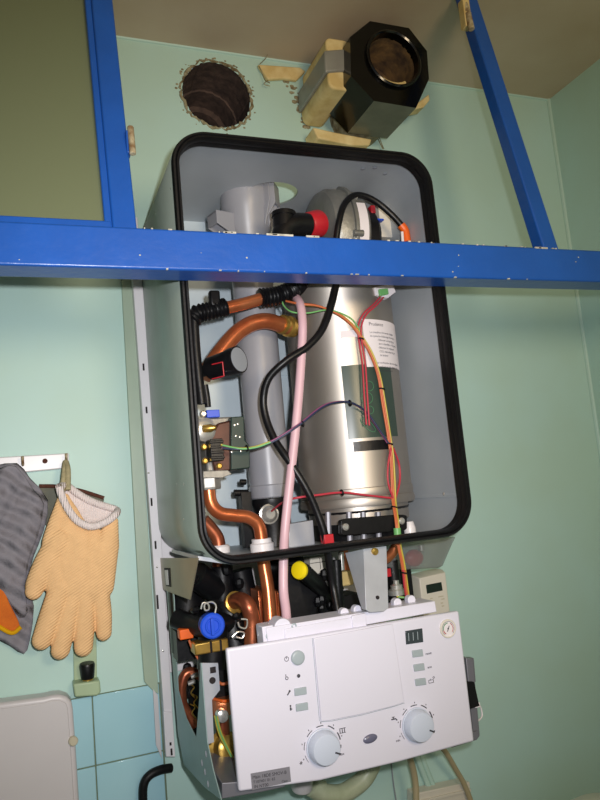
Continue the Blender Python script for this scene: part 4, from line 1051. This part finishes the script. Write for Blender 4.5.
# white appliance in the corner
ap = thing('water_heater', 'off-white rounded plastic appliance casing at lower left below the hanging glove', 'appliance', at(20, 800, -.05))
q = dense([(-60, 712), (0, 704), (44, 698)], 1)
outl = [(-60, 711), (44, 697.5), (52, 695.5), (60, 695), (67, 697), (71.5, 702), (73, 709), (76, 750), (81, 830), (-60, 850)]
mb = MB().prism(poly(outl, -.040), (0, .0395, 0)); mb.build('casing', 'applwhite', ap, bevel=.006, seg=4)
outl2 = [(-60, 717), (44, 703), (52, 700.5), (60, 700.5), (66, 703), (68, 709), (71, 750), (76, 830), (-60, 850)]
MB().prism(poly(outl2, -.0425), (0, .003, 0)).build('front_cover', 'applwhite', ap, bevel=.0015)
p = at(72.5, 740.5, -.040); MB().lathe(p, (.25, -1, 0), [(-.004, .0075), (.006, .0075), (.008, .006)], 24).build('button', 'button', ap)

# hose at bottom left
P = px([(171, 768, -.012), (160, 770, -.02), (150, 775, -.024), (144, 784, -.024), (143, 800, -.022), (145, 830, -.02)])
tag(MB().sweep(smoothpath(P, 8), .0075, 14).build('black_hose', 'rubber'), 'short black hose curving down over the tiles at the rail foot', 'hose')

# thermostat on the wall
th = thing('thermostat', 'beige room thermostat with dark display on the wall right of the boiler wires', 'thermostat', at(430, 612, 0))
fq = [at(x, y, -.045) for x, y in [(419.5, 578.5), (445.5, 572.5), (450, 612), (424, 618)]]
bq = [p+V((0, .044, 0)) for p in fq]
cx_ = sum(fq, V((0,0,0)))/4
mid = [cx_+(p-cx_)*1.12+V((0, .016, 0)) for p in fq]; bq = [p+V((0, .028, 0)) for p in mid]
mb = MB(); mb.add(fq+mid+bq, [(0, 1, 2, 3), (8, 11, 10, 9)] + [(i, (i+1) % 4, 4+(i+1) % 4, 4+i) for i in range(4)] + [(4+i, 4+(i+1) % 4, 8+(i+1) % 4, 8+i) for i in range(4)])
mb.build('housing', 'beige', th, bevel=.002, seg=3)
MB().prism([at(x, y, -.0458) for x, y in [(426, 585), (441.5, 582), (442.8, 590.5), (427.2, 593.8)]], (0, .002, 0)).build('display', 'lcd', th, bevel=.0004)
for X, Y, w_ in ((441, 596.5, .012), (443, 599, .008), (442, 603, .006), (431.5, 598.5, .006), (443, 606, .006)):
    p = at(X, Y, -.0455); MB().box((p.x-w_/2, p.y, p.z-.0011), (p.x+w_/2, p.y+.001, p.z+.0011)).build('button', 'button', th, bevel=.0004)

# pipes and cables under the boiler
dpz = MB(); P = px([(314, 786, -.12), (324, 793, -.12), (340, 794, -.12), (354, 787, -.12), (366, 776, -.12), (374, 758, -.12), (376, 740, -.12)])
pr_ = smoothpath(P, 10)
dpz.sweep(pr_, .0155, 22).lathe(P[0], P[0]-P[1], [(-.012, .0185), (.004, .0185), (.006, .0155)], 24)
tag(dpz.build('drain_pipe', 'drain'), 'stained white plastic drain pipe bending under the control panel', 'pipe')
p = at(302, 783, -.15); mb = MB().lathe(V((p.x, p.y, p.z)), (.1, -.1, 1), [(-.012, .015), (-.008, .0175), (.03, .0175), (.08, .0165)], 24)
tag(mb.build('pipe_stub', 'applwhite'), 'white plastic pipe stub beside the drain bend under the panel', 'pipe')
P = px([(404, 745, -.10), (411, 762, -.08), (415, 780, -.07), (416, 800, -.07), (415, 840, -.07)])
tag(MB().sweep(smoothpath(P, 8), .0062, 12).build('cord', 'cablebeige'), 'short beige cable hanging straight down below the right dial', 'cable')
P = px([(430, 738, -.10), (444, 750, -.07), (455, 768, -.05), (465, 786, -.04), (476, 815, -.04)])
tag(MB().sweep(smoothpath(P, 8), .0052, 12).build('cord', 'cablebeige'), 'long beige cable slanting right below the panel corner', 'cable')
mb = MB().sweep(px([(414, 750, -.006), (424, 775, -.006), (432, 795, -.006)]), .006, 10).sweep(px([(419, 750, -.006), (429, 775, -.006), (437, 795, -.006)]), .005, 10)
tag(mb.build('thin_pipe', 'wall'), 'painted twin pipe running down the wall between the beige cables', 'pipe')
tag(MB().sweep(smoothpath(px([(391, 760, -.004), (393, 780, -.004), (396, 800, -.004)]), 5), .0014, 8).build('thin_wire', 'dustygrey'), 'thin dark wire hanging on the wall left of the cables', 'wire')
tr = thing('cable_trunking', 'beige plastic trunking box on the wall behind the cables at the bottom edge', 'trunking', at(450, 800, 0))
mb = MB().prism([at(x, y, -.03) for x, y in [(414, 794), (470, 782), (473, 830), (416, 840)]], (0, .029, 0)); mb.build('box', 'beige', tr, bevel=.002)
mb = MB().prism([at(x, y, -.034) for x, y in [(416, 802), (471, 789), (471.5, 792), (416, 805)]], (0, .006, 0)); mb.build('ridge', 'beige', tr, bevel=.001)

# round-topped beige thing at the lower right corner
p = at(606, 822, -.20)
tk = MB().m(0).lathe((p.x, p.y, 0), (0, 0, 1), [(0, .10), (p.z-.06, .10), (p.z-.02, .098), (p.z+.012, .08), (p.z+.03, .05), (p.z+.035, .01)], 40)
tag(tk.build('tank', 'beige', angle=60), 'beige dome-topped tank just showing at the lower right corner of the photo', 'tank')

# ================================================================== camera and light
cam = bpy.data.cameras.new('camera'); co = bpy.data.objects.new('camera', cam); C.objects.link(co); sc.camera = co
co.matrix_world = Matrix(((RI.x, UPV.x, -FW.x, CP.x), (RI.y, UPV.y, -FW.y, CP.y), (RI.z, UPV.z, -FW.z, CP.z), (0, 0, 0, 1)))
cam.sensor_fit = 'VERTICAL'; cam.sensor_height = 36; cam.lens = FPX/800*36; cam.clip_start = .02; cam.clip_end = 50
# the camera's own flash, a little to the right of and above the lens
fl = bpy.data.lights.new('flash', 'SPOT'); fo_ = bpy.data.objects.new('flash', fl); C.objects.link(fo_)
fl.energy = 43; fl.spot_size = math.radians(84); fl.spot_blend = 1; fl.shadow_soft_size = .012; fl.color = (1, .985, 1)
fp = CP + RI*.045 + UPV*.045; aim = at(225, 440, 0)
fo_.location = fp; fo_.rotation_euler = (aim-fp).to_track_quat('-Z', 'Y').to_euler()
# added warm fill behind the photographer, brightens ceiling and upper wall
rl_ = bpy.data.lights.new('warm_fill', 'AREA'); ro = bpy.data.objects.new('warm_fill', rl_); C.objects.link(ro)
rl_.shape = 'DISK'; rl_.size = .35; rl_.energy = 8.5; rl_.color = (1, .78, .50)
ro.location = (.25, -1.75, 1.75); ro.rotation_euler = (V((.35, -.25, ZC))-ro.location).to_track_quat('-Z', 'Y').to_euler()
w = bpy.data.worlds.new('world'); sc.world = w; w.use_nodes = True
bg = w.node_tree.nodes['Background']; bg.inputs['Color'].default_value = (.85, .95, 1, 1); bg.inputs['Strength'].default_value = .22
sc.view_settings.view_transform = 'Standard'; sc.view_settings.look = 'None'; sc.view_settings.gamma = 1; sc.view_settings.use_curve_mapping = False
sc.view_settings.exposure = 0
